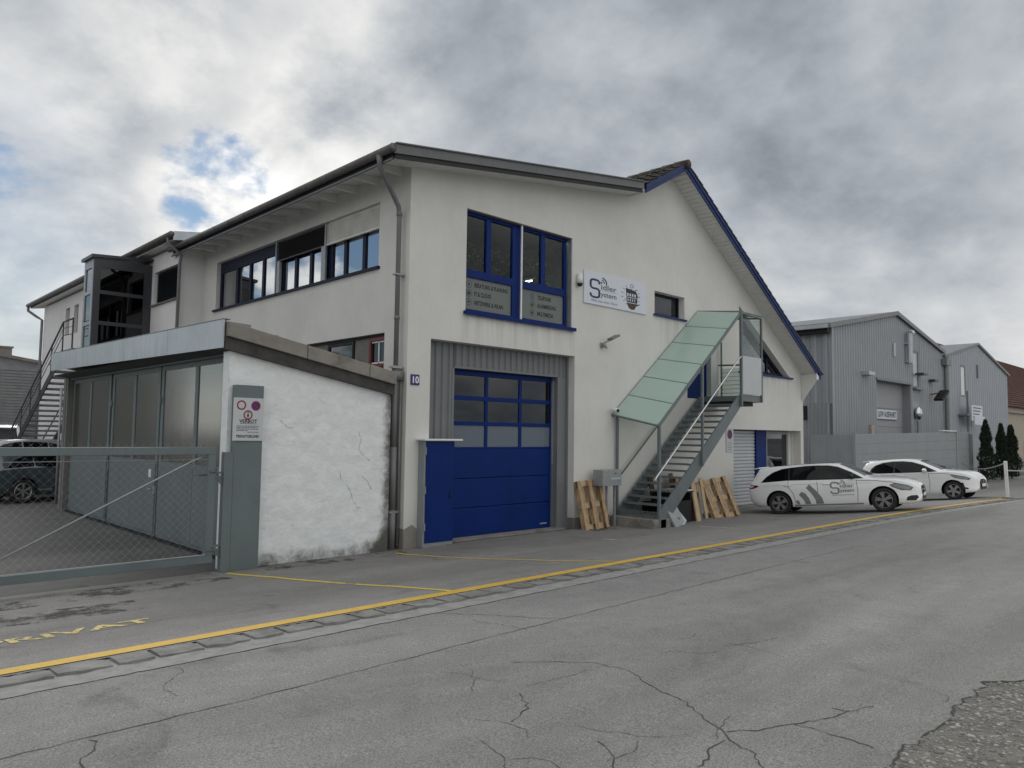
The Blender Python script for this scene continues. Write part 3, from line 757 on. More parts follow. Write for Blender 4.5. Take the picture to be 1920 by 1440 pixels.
# steep tiled roof
def slope_prism(mb, x0, x1, a, b, y0, y1): mb.prism([(x0, y0, zr(x0)+a), (x1, y0, zr(x1)+a), (x1, y0, zr(x1)+b), (x0, y0, zr(x0)+b)], (0, y1-y0, 0))
mb = MB(); slope_prism(mb, 9.40, 18.28, .05, .17, -.55, 14); slope_prism(mb, 7.47, 9.40, .05, .17, -.55, 14)
slope_prism(mb, 9.40, 18.3, .18, .24, -.25, 14); slope_prism(mb, 7.5, 9.40, .17, .2, -.2, 14)
roof = mb.build('tiled_roof', M_tile, H)
mb = MB(); slope_prism(mb, 9.39, 18.33, -.03, .20, -.60, -.565); slope_prism(mb, 9.39, 18.33, .10, .215, -.625, -.60)
mb.build('verge_board', M_navy, roof)
mb = MB(); slope_prism(mb, 7.42, 9.39, -.03, .20, -.60, -.565); slope_prism(mb, 7.42, 9.39, .10, .215, -.625, -.60)
mb.build('verge_board', M_navy, roof)
mb = MB(); xx = 9.52
while xx < 18.2:
    slope_prism(mb, xx, xx+.118, -.005, .03, -.565, .01); xx += .135
slope_prism(mb, 9.41, 18.25, .032, .045, -.56, .01); slope_prism(mb, 7.45, 9.39, .0, .03, -.56, .01)
mb.build('soffit_boards', M_soff, roof, kind='stuff')
simple('eaves_trim', M_white, roof, (17.975, 18.15, -.60, -.575, 4.50, 4.74))
# clay tiles: profiled, overlapping, each an object
def tile_mesh(mat, L=.44, W=.31, seed=0):
    mb = MB(); n = 7; vs = []
    for j, xl in enumerate((0, L)):
        for i in range(n):
            t = i/(n-1); z = .034*math.sin(t*math.pi*1.05)**2*(1 if t < .6 else .75)+.012*math.cos(t*2*math.pi)+(.042 if j == 1 else 0)
            vs.append((xl, W*(t-.5), z))
    top = len(vs); vs += [(a, b, c-.026) for a, b, c in vs]
    fs = [(i, i+1, n+i+1, n+i) for i in range(n-1)]+[(top+n+i, top+n+i+1, top+i+1, top+i) for i in range(n-1)]
    fs += [(n+i, n+i+1, top+n+i+1, top+n+i) for i in range(n-1)]+[(0, n, top+n, top), (n-1, top+n-1, top+2*n-1, 2*n-1)]
    return mb.add(vs, fs).mesh('roof_tile', mat)
tm, tmn = tile_mesh(M_tile), tile_mesh(M_tilen, .46, .16)
ang = math.atan(.6255); angl = math.atan(.565)
for r_ in range(6):
    for c_ in range(15):
        d = .06+r_*.335; o = bpy.data.objects.new('roof_tile', tm); link(o, roof)
        xx = 9.33-d*math.cos(angl)
        o.location = (xx, -.47+.30*c_+random.uniform(-.01, .01), zr(xx)+.215+random.uniform(-.006, .006))
        o.rotation_euler = (random.uniform(-.02, .02), angl+random.uniform(-.02, .02), math.pi)
for r_ in range(31):
    d = .05+r_*.335; o = bpy.data.objects.new('roof_tile', tmn); link(o, roof)
    xx = 9.5+d*math.cos(ang); o.location = (xx, -.565, zr(xx)+.212+random.uniform(-.006, .006)); o.rotation_euler = (0, ang, 0)
rmb = MB(); rmb.tube([(0, 0, 0), (0, .46, .012)], [.135, .15], 12); rme = rmb.mesh('ridge_tile', M_tile, smooth=True)
for i in range(18):
    o = bpy.data.objects.new('ridge_tile', rme); link(o, roof); o.location = (9.40, -.68+.42*i, 10.285)

# front show window
fw = MB(); F = FRONT(.12)
plate(fw, rect(1.545, 5.0, 5.06, 7.355), [rect(1.63, 2.24, 6.03, 7.26), rect(2.39, 3.08, 6.03, 7.26), rect(3.36, 4.06, 6.03, 7.26), rect(4.21, 4.91, 6.03, 7.26), rect(1.63, 3.08, 5.13, 5.85), rect(3.36, 4.91, 5.13, 5.85)], .08, F)
fw = fw.build('show_window', M_blue, H, bevel=.008)
for a, b in ((1.63, 2.24), (2.39, 3.08), (3.36, 4.06), (4.21, 4.91)): simple('pane', G_clear, fw, (a, b, .165, .17, 6.03, 7.26))
for a, b in ((1.63, 3.08), (3.36, 4.91)): simple('film_pane', G_film, fw, (a, b, .165, .17, 5.13, 5.85))
simple('sill', M_blue, fw, (1.48, 5.16, -.07, .12, 4.985, 5.045), (1.48, 5.16, -.09, -.07, 4.96, 5.045))
simple('guide_rail', M_white, fw, (3.285, 3.325, .03, .06, 5.05, 7.35))
for q_ in ((5.045, 5.06, .0, .04, 5.05, 7.34), (5.045, 5.06, .07, .11, 5.05, 7.34), (5.06, 5.078, .001, .3, 5.05, 7.34)): simple('guide_rail', M_galv, fw, q_)
simple('window_head', M_panel, fw, (1.545, 5.075, .0, .3, 7.34, 7.358))
mb = MB(); LF = FRONT(.163)
for i, s in enumerate(('BERATUNG & PLANUNG', 'IT & CLOUD', 'NETZWERK & WLAN')):
    glyphs(mb, s, .135, 1.93, 5.655-.20*i, LF, 0, bold=.005, sx=.70); disc(mb, (1.77, 5.70-.20*i), .082, LF, 0, 20, .070)
    disc(mb, (1.77, 5.70-.20*i), .03 if i != 1 else .045, LF, 0, 8)
for i, s in enumerate(('TELEFONIE', 'ALARMIERUNG', 'MULTIMEDIA')):
    glyphs(mb, s, .135, 3.98, 5.655-.20*i, LF, 0, bold=.005, sx=.74); disc(mb, (3.80, 5.70-.20*i), .082, LF, 0, 20, .070)
    if i == 0: ribbon(mb, [(3.80, 5.66), (3.80, 5.74)], .03, LF)
    else: disc(mb, (3.80, 5.70-.20*i), .04, LF, 0, 6)
mb.build('lettering', M_inkb, fw)

# small window beside the sign
sw = MB(); ring_frame(sw, 8.665, 10.195, 5.87, 6.525, .07, .06, FRONT(.2)); sw = sw.build('small_window', M_navyd, H)
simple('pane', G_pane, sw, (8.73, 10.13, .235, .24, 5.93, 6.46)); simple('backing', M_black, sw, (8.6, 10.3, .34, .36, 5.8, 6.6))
simple('sill', M_navy, sw, (8.6, 10.27, -.06, .2, 5.80, 5.855))

# triangular window under the eaves
def scale_poly(P, k):
    A, B, Cc = [Vector(p) for p in P]; a, b, c = (B-Cc).length, (A-Cc).length, (A-B).length; I = (A*a+B*b+Cc*c)/(a+b+c)
    return [tuple(I+(q-I)*k) for q in (A, B, Cc)]
tw = MB(); plate(tw, tri, [scale_poly(tri, .84)], .06, FRONT(.22)); tw.box(15.75, 15.85, .22, .28, 4.6, 5.35); tw = tw.build('gable_window', M_navyd, H)
mb = MB(); plate(mb, scale_poly(tri, .85), [], .005, FRONT(.255)); mb.build('pane', G_pane, tw)
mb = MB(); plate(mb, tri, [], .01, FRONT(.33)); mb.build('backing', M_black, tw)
simple('sill', M_navy, tw, (13.4, 17.25, -.06, .2, 4.47, 4.525))
# upstairs door behind the stair canopy
ud = MB(); plate(ud, rect(10.36, 11.69, 3.52, 5.64), [rect(10.62, 11.43, 4.3, 5.4)], .05, FRONT(.16)); ud = ud.build('entrance_door', M_blue, H)
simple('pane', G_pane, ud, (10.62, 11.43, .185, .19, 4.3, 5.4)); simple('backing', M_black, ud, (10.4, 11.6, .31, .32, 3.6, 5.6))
mb = MB(); mb.tube([(10.5, .10, 4.2), (10.5, .10, 4.7)], .014, 6); mb.build('handle', M_glint, ud)

# big workshop gate and its sheet surround
mb = MB(); corrugated(mb, .6, 5.2, lambda u: -.02, lambda u: 4.34, .19, -.035, FRONT(.25), [(1.46, 4.83, 3.79)])
mb.build('gate_surround', M_clad, H)
simple('gate_trim', M_clad, H, (1.40, 1.46, .24, .45, 0, 3.79), (4.83, 5.199, .235, .25, 0, 3.79), (4.83, 4.87, .25, .45, 0, 3.79), (1.46, 4.83, .24, .45, 3.79, 3.84), (.601, .66, .2, .26, 2.2, 4.3), (5.14, 5.199, .2, .234, 0, 4.3))
gd = MB(); G0 = FRONT(.42); hs = []
cols = [(1.53, 2.55), (2.64, 3.66), (3.75, 4.76)]
for z0, z1 in ((3.2, 3.66), (2.62, 3.10), (2.04, 2.53)):
    for a, b in cols: hs.append(rect(a, b, z0, z1))
plate(gd, rect(1.46, 4.82, 1.99, 3.78), hs, .05, G0); gd = gd.build('workshop_gate', M_blue, H, bevel=.008)
for z0, z1 in ((1.335, 1.985), (.675, 1.325), (.03, .665)): simple('gate_panel', M_blue, gd, (1.46, 4.82, .415, .47, z0, z1), bevel=.012)
for i, (z0, z1) in enumerate(((3.2, 3.66), (2.62, 3.10), (2.04, 2.53))):
    for a, b in cols: simple('gate_pane', G_door if i < 2 else G_doorf, gd, (a, b, .445, .45, z0, z1))
simple('guide_rail', M_galv, gd, (4.79, 4.825, .36, .414, 1.6, 3.7)); simple('guide_rail', M_clad, gd, (4.79, 4.825, .36, .414, 0, 1.598))
mb = MB(); mb.box(4.42, 4.66, .409, .413, .13, .165); mb.build('badge', M_galv, gd)
simple('threshold', M_conc, H, (1.35, 5.0, .08, .5, -.02, .03))
simple('workshop_wall', M_inside, H, (.4, 5.55, 5, 5.1, 0, 4.5), (1.9, 3.4, 1.8, 2.2, 0, 2.9))

# small garage: roller door, blue pillar, office window
rd = MB(); rd.box(13.06, 15.12, .40, .42, 0, 2.59); rd = rd.build('roller_door', M_panel, H)
slm = MB(); slm.add([(13.06, .395, 0), (15.12, .395, 0), (15.12, .36, .035), (13.06, .36, .035), (15.12, .36, .085), (13.06, .36, .085), (15.12, .395, .114), (13.06, .395, .114)], [(0, 1, 2, 3), (3, 2, 4, 5), (5, 4, 6, 7)])
sme = slm.mesh('slat', M_alum)
for i in range(22):
    o = bpy.data.objects.new('slat', sme); link(o, rd); o.location = (0, 0, .03+.116*i)
simple('pillar_panel', M_blue, H, (15.12, 15.85, .30, .45, 0, 2.6))
ow = MB(); ring_frame(ow, 15.86, 17.6, .95, 2.58, .12, .06, FRONT(.34)); ow = ow.build('office_window', M_steell, H)
simple('pane', G_pane, ow, (15.96, 17.5, .37, .375, 1.0, 2.5)); simple('backing', M_inside, ow, (15.9, 17.6, .9, .92, .9, 2.6)); simple('curtain', M_signg, ow, (15.95, 16.25, .6, .63, 1.0, 1.75), (16.5, 16.85, .6, .63, 1.0, 1.65))
simple('apron_wall', M_wall, H, (15.86, 17.9, .34, .5, 0, .94), (17.6, 17.9, .36, .5, .94, 2.6))
simple('threshold', M_conc, H, (13.0, 17.9, -.05, .4, -.03, .035))

# strip window on the yard side
sw = MB(); F = SIDE(.12); holes = []
panes = [(1.25, 1.86), (1.98, 2.66), (2.78, 3.28), (3.72, 4.28), (4.40, 5.06), (5.18, 5.78), (6.20, 6.92), (7.04, 7.74), (7.86, 8.60), (8.74, 9.72)]
for a, b in panes: holes.append(rect(a, b, 6.03, 7.08))
plate(sw, rect(1.145, 9.845, 5.965, 7.395), holes, .07, F); sw = sw.build('strip_window', M_navyd, H)
for a, b in panes: simple('pane', G_side, sw, (.155, .16, a, b, 6.03, 7.08))
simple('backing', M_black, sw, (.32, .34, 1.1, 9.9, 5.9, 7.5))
simple('sill', M_navyd, sw, (-.07, .12, 1.08, 9.95, 5.90, 5.955))
for q_ in ((.02, .07, 3.47, 3.52, 5.97, 7.39), (.02, .07, 6.03, 6.08, 5.97, 7.39), (.03, .10, 3.54, 3.68, 5.97, 6.83), (.03, .10, 5.85, 6.0, 5.97, 6.83)): simple('guide_rail', M_galv, sw, q_)
for y0, y1, z0, mt in ((1.16, 3.46, 6.87, M_blind), (3.53, 6.02, 6.87, M_blindd)):
    mb = MB(); z = z0
    while z < 7.36: mb.prism([(.040, y0, z), (.058, y0, z+.030), (.062, y0, z+.028), (.044, y0, z-.002)] if mt is M_blind else [(.035, y0, z), (.085, y0, z+.03), (.089, y0, z+.026), (.039, y0, z-.004)], (0, y1-y0, 0)); z += .038
    mb.box(.03, .09, y0, y1, z0-.04, z0-.012); mb.box(.09, .092, y0, y1, z0, 7.39)
    mb.build('blind', mt, sw, kind='stuff')
# lower strip: fibre cement panels and two windows
simple('infill_panel', M_panel, H, (.12, .14, 1.56, 2.18, 3.2, 4.42), ); simple('infill_panel', M_panel, H, (.12, .14, 3.36, 4.6, 3.2, 4.42)); simple('infill_panel', M_panel, H, (.12, .14, 4.62, 7.0, 3.2, 4.42))
simple('lintel_strip', M_black, H, (.10, .16, .85, 7.0, 4.42, 4.479))
w1 = MB(); ring_frame(w1, .86, 1.54, 3.76, 4.41, .075, .08, SIDE(.07)); w1 = w1.build('red_window', M_red, H)
simple('sash', M_white, w1, (.10, .12, .94, 1.46, 4.30, 4.33), (.10, .12, .94, 1.46, 3.84, 3.87), (.10, .12, 1.18, 1.21, 3.84, 4.33)); simple('pane', G_pane, w1, (.12, .125, .93, 1.47, 3.83, 4.34)); simple('apron', M_panel, H, (.11, .14, .85, 1.55, 3.2, 3.755))
w2 = MB(); ring_frame(w2, 2.2, 3.34, 3.3, 4.41, .07, .06, SIDE(.09)); w2 = w2.build('cellar_window', M_black, H); simple('pane', G_pane, w2, (.12, .125, 2.27, 3.27, 3.37, 4.34))
simple('backing', M_inside, H, (.5, .52, .8, 7, 3.1, 4.6))

# things fixed to the front
cab = thing('meter_cabinet', 'narrow blue steel cabinet with pale cap standing against the garage gate', 'cabinet', (.73, -.1, 0))
simple('body', M_steell, cab, (.335, 1.12, -.205, -.006, .02, 2.19), bevel=.006); simple('door', M_blue, cab, (.375, 1.115, -.225, -.206, .10, 2.17), bevel=.004)
simple('cap', M_white, cab, (.27, 1.28, -.30, -.004, 2.191, 2.225))
for z in (.35, 1.1, 1.9): simple('hinge', M_steell, cab, (.345, .372, -.235, -.206, z, z+.15))
simple('base', M_conc, cab, (.34, 1.11, -.20, -.01, -.03, .098))
nb = thing('house_number_plate', 'small dark blue enamel plate with white number 10 on the pillar', 'house number', (.18, 0, 3.4))
simple('plate', M_sblue, nb, (.09, .31, -.02, -.003, 3.33, 3.55), bevel=.006); mb = MB(); glyphs(mb, '10', .19, .20, 3.375, FRONT(-.022), 0, 'CENTER', bold=.006); mb.build('numerals', M_white, nb)

sg = thing('company_sign', 'white company sign with dark blue Sidler System lettering on the gable wall', 'sign', (6.85, 0, 5.77))
simple('board', M_signw, sg, (5.51, 8.21, -.035, -.004, 5.765, 6.63), bevel=.004)
F = FRONT(-.037)
def logo(mbd, mbg, ox, oz, k, F):
    """big S, two words over and under a rule, three radio waves"""
    T = lambda P: [(ox+a*k, oz+b*k) for a, b in P]
    Sx = arc((.27, .77), .17, 20, 90, 5)+arc((.18, .77), .17, 90, 180, 6)+arc((.18, .65), .17, 180, 270, 6)[1:]
    Sx = [(.46, .74)]+arc((.32, .80), .14, 0, 90, 5)+arc((.16, .80), .14, 90, 180, 5)+arc((.16, .62), .14, 180, 270, 5)+arc((.32, .34), .14, 90, 0, 5)+arc((.32, .16), .14, 0, -90, 5)+arc((.16, .16), .14, 270, 180, 5)+[(.02, .22)]
    ribbon(mbd, T(Sx), .105*k, F)
    disc(mbd, T([(.565, .86)])[0], .048*k, F, 0, 14)
    ribbon(mbd, T(arc((.56, .86), .15, -12, 78, 8)), .055*k, F); ribbon(mbd, T(arc((.56, .86), .27, -12, 78, 10)), .065*k, F)
    x, z = T([(.53, .50)])[0]; glyphs(mbg, 'idler', .40*k, x, z, F, 0, width=.82*k, bold=.008*k)
    ribbon(mbg, T([(.50, .435), (1.36, .435)]), .012*k, F)
    x, z = T([(.53, .12)])[0]; glyphs(mbg, 'ystem', .38*k, x, z, F, 0, width=.84*k, bold=.008*k)
d_, g_ = MB(), MB(); logo(d_, g_, 5.75, 5.95, .50*1.0, lambda u, v, w: F(5.75+(u-5.75)*1.62, v, w))
glyphs(g_, 'Alles aus einer Hand', .105, 5.78, 5.845, F, 0, width=1.10)
d_.build('logo', M_ink, sg); g_.build('lettering', M_inkg, sg)
# the round emblem on the right half: dark block letters, rays and a wooden foot
e = MB(); r_ = random.Random(3)
P0 = (7.50, 6.20)
plate(e, [(7.26, 6.40), (7.72, 6.36), (7.80, 6.25), (7.78, 6.02), (7.30, 6.02), (7.28, 6.27)], [rect(7.32+.11*i, 7.39+.11*i, 6.19, 6.27) for i in range(4)]+[rect(7.34+.1*i, 7.385+.1*i, 6.05, 6.12) for i in range(4)]+[[(7.30, 6.145), (7.76, 6.145), (7.76, 6.165), (7.30, 6.165)]], .001, F, .001)
e.build('emblem', M_inkb, sg)
e = MB(); disc(e, (7.52, 6.48), .06, F, 0, 14, .045)
for a in range(0, 360, 24):
    if 240 < a < 300: continue
    c_, s_ = math.cos(rad(a)), math.sin(rad(a)); ribbon(e, [(P0[0]+.34*c_, P0[1]+.24*s_), (P0[0]+(.40+.08*r_.random())*c_, P0[1]+(.29+.05*r_.random())*s_)], .016, F)
for i in range(10): x = r_.uniform(7.1, 7.9); z = r_.uniform(6.0, 6.42); ribbon(e, [(x, z), (x+r_.uniform(.03, .09), z+r_.uniform(-.01, .01))], .012, F)
e.build('emblem_rays', M_inkg, sg)
e = MB(); plate(e, [(7.30, 6.0), (7.78, 6.0), (7.95, 6.02), (7.72, 5.93), (7.66, 5.84), (7.52, 5.82), (7.40, 5.86), (7.33, 5.95)], [], .001, F, .001); e.build('emblem_foot', M_brown, sg)

cm = thing('dome_camera', 'white wall camera with dark dome between show window and company sign', 'camera', (5.29, 0, 6.2))
mb = MB(); mb.tube([(5.29, -.07, 6.42), (5.29, -.075, 6.22)], [.075, .085], 12); mb.ball((5.29, -.07, 6.42), .075); mb.build('housing', M_white, cm, smooth=True)
mb = MB(); mb.ball((5.29, -.085, 6.20), .07); mb.build('dome', M_black, cm, smooth=True)
fl = thing('flood_light', 'small grey floodlight on an arm on the gable wall below the company sign', 'floodlight', (6.32, 0, 4.7))
simple('bracket', M_galv, fl, (6.20, 6.32, -.06, 0, 4.66, 4.78)); mb = MB(); mb.tube([(6.26, -.05, 4.74), (6.30, -.18, 4.82), (6.42, -.22, 4.86)], .02, 6); mb.ball((6.27, -.1, 4.72), .05); mb.ball((6.32, -.12, 4.66), .04); mb.build('arm', M_galv, fl)
mb = MB(); mb.bar((6.30, -.26, 4.86), (6.56, -.30, 4.98), .20, .06); mb.build('lamp_head', M_zincd, fl)
np_ = thing('parking_ban_sign', 'narrow white plate with no parking disc beside the roller door', 'sign', (12.8, 0, 1.9))
simple('plate', M_signg, np_, (12.56, 12.98, -.025, -.003, 1.86, 2.64), bevel=.004)
mb = MB(); disc(mb, (12.77, 2.43), .155, FRONT(-.028), 0, 20, .115); ribbon(mb, [(12.68, 2.52), (12.86, 2.34)], .035, FRONT(-.028)); mb.build('ring', M_sred, np_); mb = MB(); disc(mb, (12.77, 2.43), .118, FRONT(-.0265), 0, 20); mb.build('disc', M_sblue, np_)
mb = MB()
for i in range(4): mb.box(12.63, 12.63+.28-.05*(i % 2), -.028, -.026, 2.15-.07*i, 2.165-.07*i)
mb.build('small_print', M_inkg, np_)

# plants and a lit tube behind the show window
r_ = random.Random(8)
for i, (x, nm) in enumerate(((1.95, 'bushy dark pot plant behind the first pane of the show window'), (2.7, 'pot plant with pale leaf tips behind the second pane'), (3.75, 'trailing pot plant behind the third pane under the lit tube'), (4.55, 'tall leafy pot plant behind the last pane of the show window'))):
    p = thing('pot_plant', nm, 'plant', (x, .6, 5.0), 'plants in the show window')
    mb = MB(); mb.lathe([(.0, 5.25), (.13, 5.25), (.17, 5.62), (.15, 5.62), (.0, 5.6)], (x, .6, 0), (0, 0, 1), 14); mb.build('pot', M_panel, p, smooth=True)
    mb = MB()
    for k in range(300):
        a = r_.uniform(0, 6.28); rr = r_.uniform(.02, .48); h = 5.65+r_.random()**.6*(1.35-rr); c = Vector((x+rr*math.cos(a), .6+.45*rr*math.sin(a), h)); d = Vector((math.cos(a+r_.uniform(-.8, .8)), math.sin(a)*.7, r_.uniform(-.6, .8))).normalized()*r_.uniform(.07, .15); sd = d.cross(Vector((r_.random()-.5, r_.random()-.5, 1))).normalized()*.028
        mb.add([c, c+d*.5+sd, c+d, c+d*.5-sd], [(0, 1, 2, 3)])
    mb.build('leaves', M_leaf, p, recalc=False)


# ------------------------------------------------------------------ low annex with folding glass doors
A = thing('annex_shed', 'low annex with rough white side wall, zinc fascia and grey glazed folding doors', 'shed', (-2, 4, 0))
def ztop(x): return 3.75-.184*(x+3.7)
# hand-plastered front wall: a fine grid, gently dented, so that its relief is real
mb = MB(); nx, nz = 60, 56; r_ = random.Random(4)
from mathutils import noise
def dent(x, z): return .012*noise.noise(Vector((x*3.1, z*3.6, 1.7)))+.005*noise.noise(Vector((x*8, z*9, 5.2)))
for i in range(nx+1):
    x = -3.70+3.32*i/nx
    for j in range(nz+1):
        z = -.06+(ztop(x)+.1+.06)*j/nz; mb.v.append(Vector((x, -.0+dent(x, z), z)))
for i in range(nx):
    for j in range(nz): a = i*(nz+1)+j; mb.f.append([a, a+nz+1, a+nz+2, a+1]); mb.mi.append(0)
mb.box(-3.70, -.38, .06, .26, -.06, 3.0); mb.prism([(-3.7, .06, 3.0), (-.38, .06, 3.0), (-.38, .06, 3.2), (-3.7, .06, 3.8)], (0, .2, 0))
mb.prism([(-.381, -.004, -.06), (-.381, .06, -.06), (-.381, .06, 3.2), (-.381, -.004, 3.2)], (.004, 0, 0)); mb.prism([(-3.699, 0, -.06), (-3.699, .06, -.06), (-3.699, .06, 3.8), (-3.699, 0, 3.8)], (-.004, 0, 0))
mb.build('wall', M_old, A, smooth=False)
for c in ([(-1.1, 2.35), (-1.05, 2.2), (-1.1, 2.0), (-.95, 1.85), (-.8, 1.78)], [(-1.35, 1.35), (-1.25, 1.2), (-1.2, 1.05), (-1.08, .9), (-1.0, .85)], [(-2.75, 2.55), (-2.6, 2.42), (-2.45, 2.4)], [(-1.0, 1.5), (-.85, 1.35), (-.75, 1.2)], [(-1.5, 1.6), (-1.48, 1.45), (-1.4, 1.4)]):
    P = []
    for a, b in zip(c[:-1], c[1:]):
        for i in range(4): P.append((a[0]+(b[0]-a[0])*i/4+r_.uniform(-.012, .012), a[1]+(b[1]-a[1])*i/4+r_.uniform(-.012, .012)))
    mb = MB(); ribbon(mb, P, [r_.uniform(.002, .009) for _ in P], lambda u, v, w: Vector((u, dent(u, v)-.006, v))); mb.build('crack', M_siding, A)
def slope_bar(y0, y1, a0, b0, a1, b1, x0=-3.82, x1=-.36): 
    m_ = MB(); m_.prism([(x0, y0, a0), (x1, y0, a1), (x1, y0, b1), (x0, y0, b0)], (0, y1-y0, 0)); return m_
slope_bar(-.10, .26, 3.72, 3.93, 3.09, 3.30).build('edge_beam', M_concd, A)
xs_ = [-3.80, -2.32, -.98, -.34]
for a, b in zip(xs_[:-1], xs_[1:]):
    za, zb_ = 3.935-.185*(a+3.8), 3.935-.185*(b-.012+3.8); h = .25
    m_ = MB(); m_.prism([(a, -.16, za), (b-.012, -.16, zb_), (b-.012, -.16, zb_+h), (a, -.16, za+h)], (0, .45, 0)); m_.build('coping_slab', M_conc, A, bevel=.012)
for x, s_ in ((-2.9, .05), (-2.3, .04), (-1.72, .09), (-1.55, .05), (-1.15, .07), (-.9, .04)):
    m_ = MB(); m_.ball((x, -.02, 4.185-.185*(x+3.8)+.01), s_, 7, 5, (1.5, 1, .45)); m_.build('moss_tuft', M_concd, A, smooth=False)
m_ = MB(); m_.prism([(-3.85, .26, 4.12), (-.3, .26, 3.45), (-.3, .26, 3.52), (-3.85, .26, 4.19)], (0, 11.6, 0)); m_.prism([(-3.8, .1, 4.19), (-3.3, .1, 4.1), (-3.3, .1, 4.2), (-3.8, .1, 4.22)], (0, .3, 0)); m_.build('roof', M_zincd, A)
fy_ = [-.06, 2.55, 5.2, 8.4, 11.6]
for a, b in zip(fy_[:-1], fy_[1:]):
    k0, k1 = a/11.6, b/11.6
    m_ = MB(); m_.prism([(-3.86, a, 3.74+.20*k0), (-3.86, b-.012, 3.74+.20*k1), (-3.86, b-.012, 4.22+.20*k1), (-3.86, a, 4.22+.20*k0)], (.025, 0, 0)); m_.build('fascia_panel', M_zinc, A)
m_ = MB(); m_.prism([(-3.86, -.06, 4.225), (-3.86, 11.6, 4.425), (-3.86, 11.6, 4.44), (-3.86, -.06, 4.24)], (.12, 0, 0)); m_.prism([(-3.84, -.04, 3.80), (-3.3, -.04, 3.72), (-3.3, .05, 3.72), (-3.84, .05, 3.80)], (0, 11.4, 0)); m_.build('roof_edge', M_zincd, A)
simple('track_beam', M_steel, A, (-3.40, -3.24, .45, 11.5, 3.70, 3.86)); simple('floor_rail', M_black, A, (-3.36, -3.22, .3, 11.5, -.02, .035))
simple('jamb', M_black, A, (-3.62, -3.2, .262, .46, 0, 3.75)); simple('corner_post', M_panel, A, (-3.42, -3.18, 11.75, 12.0, 0, 3.85)); simple('end_wall', M_panel, A, (-3.18, -.1, 11.8, 11.95, 0, 3.8)); simple('inner_wall', M_beige, A, (-.45, -.4, .3, 11.7, 0, 3.5)); simple('inner_floor', M_conc, A, (-3.2, -.45, .3, 11.7, -.02, .01))
simple('corner_post', M_panel, A, (-3.44, -3.22, 11.45, 11.6, 0, 3.9))
for y0, y1, ps in ((.5, 4.38, ((.66, 2.36), (2.52, 4.24))), (4.46, 7.80, ((4.60, 6.05), (6.20, 7.66))), (7.96, 11.42, ((8.10, 9.62), (9.78, 11.28)))):
    lf = MB(); plate(lf, rect(y0, y1, .05, 3.70), [rect(a, b, 1.66, 3.60) for a, b in ps], .05, SIDE(-3.30)); lf = lf.build('folding_door', M_steel, A)
    for a, b in ps: simple('pane', G_shed, lf, (-3.285, -3.28, a, b, 1.66, 3.60))
    simple('kick_panel', M_steel, lf, (-3.318, -3.301, y0+.06, (y0+y1)/2-.008, .12, 1.60), bevel=.004); simple('kick_panel', M_steel, lf, (-3.318, -3.301, (y0+y1)/2+.008, y1-.06, .12, 1.60), bevel=.004)
    for zz in (.35, 1.35, 2.9): simple('hinge', M_steel, lf, (-3.335, -3.30, y1-.05, y1+.03, zz, zz+.14))
mb = MB(); mb.tube([(-3.33, 4.55, 1.05), (-3.38, 4.55, 1.05), (-3.38, 4.72, 1.05)], .018, 6); mb.box(-3.325, -3.30, 4.5, 4.6, .95, 1.12); mb.build('door_handle', M_galv, A)
simple('notice', M_white, A, (-3.325, -3.319, 4.75, 4.90, 1.30, 1.47))
# goods dimly seen behind the dusty glass
for n_, lb, y, h, mt in (('storage_rack', 'tall pale rack behind the dusty glass of the nearest folding door', 1.4, 3.0, M_beige), ('storage_cabinet', 'dark cabinet behind the dusty glass of the middle folding door', 5.2, 2.5, M_panel)):
    t = thing(n_, lb, 'storage', (-1.9, y, 0)); simple('side', mt, t, (-2.3, -1.6, y-.5, y-.46, 0, h)); simple('side', mt, t, (-2.3, -1.6, y+.46, y+.5, 0, h))
    for k in range(5): simple('shelf', mt, t, (-2.3, -1.6, y-.459, y+.459, .1+k*(h-.2)/4, .14+k*(h-.2)/4))

# steel pillar of the yard gate with its prohibition board
P = thing('gate_pillar', 'broad flat grey steel pillar at the yard entrance carrying a prohibition board', 'pillar', (-3.4, -.1, 0))
simple('casing', M_steel, P, (-3.64, -3.14, -.16, -.02, 0, 3.12), bevel=.006)
simple('hinge_post', M_steel, P, (-3.80, -3.643, -.17, -.05, 0, 1.98), bevel=.006)
for z in (.42, 1.62): 
    mb = MB(); mb.box(-3.93, -3.80, -.14, -.08, z, z+.035); mb.box(-3.93, -3.80, -.14, -.08, z-.06, z-.03); mb.tube([(-3.87, -.11, z-.10), (-3.87, -.11, z+.08)], .016, 6); mb.prism([(-3.92, -.13, z-.06), (-3.80, -.13, z-.20), (-3.80, -.13, z-.06)], (0, .02, 0)); mb.build('hinge', M_steel, P, kind=None)
vs_ = thing('prohibition_sign', 'white prohibition board with three round symbols and VERBOT lettering on the grey pillar', 'sign', (-3.4, -.17, 2.16))
simple('board', M_signg, vs_, (-3.68, -3.15, -.185, -.165, 2.17, 2.90), bevel=.005)
F = FRONT(-.187)
mb = MB(); disc(mb, (-3.545, 2.775), .082, F, 0, 22, .058); disc(mb, (-3.425, 2.61), .082, F, 0, 22, .058); disc(mb, (-3.29, 2.77), .084, F, 0, 22, .060); mb.build('ring', M_sred, vs_)
mb = MB(); disc(mb, (-3.29, 2.77), .06, FRONT(-.1862), 0, 22); mb.build('disc', M_sblue, vs_); mb = MB(); ribbon(mb, [(-3.335, 2.815), (-3.245, 2.725)], .018, FRONT(-.1872)); mb.build('slash', M_sred, vs_)
mb = MB(); ribbon(mb, [(-3.425, 2.565), (-3.425, 2.63)], .022, F); disc(mb, (-3.425, 2.648), .013, F, 0, 8); ribbon(mb, [(-3.45, 2.60), (-3.40, 2.60)], .01, F)
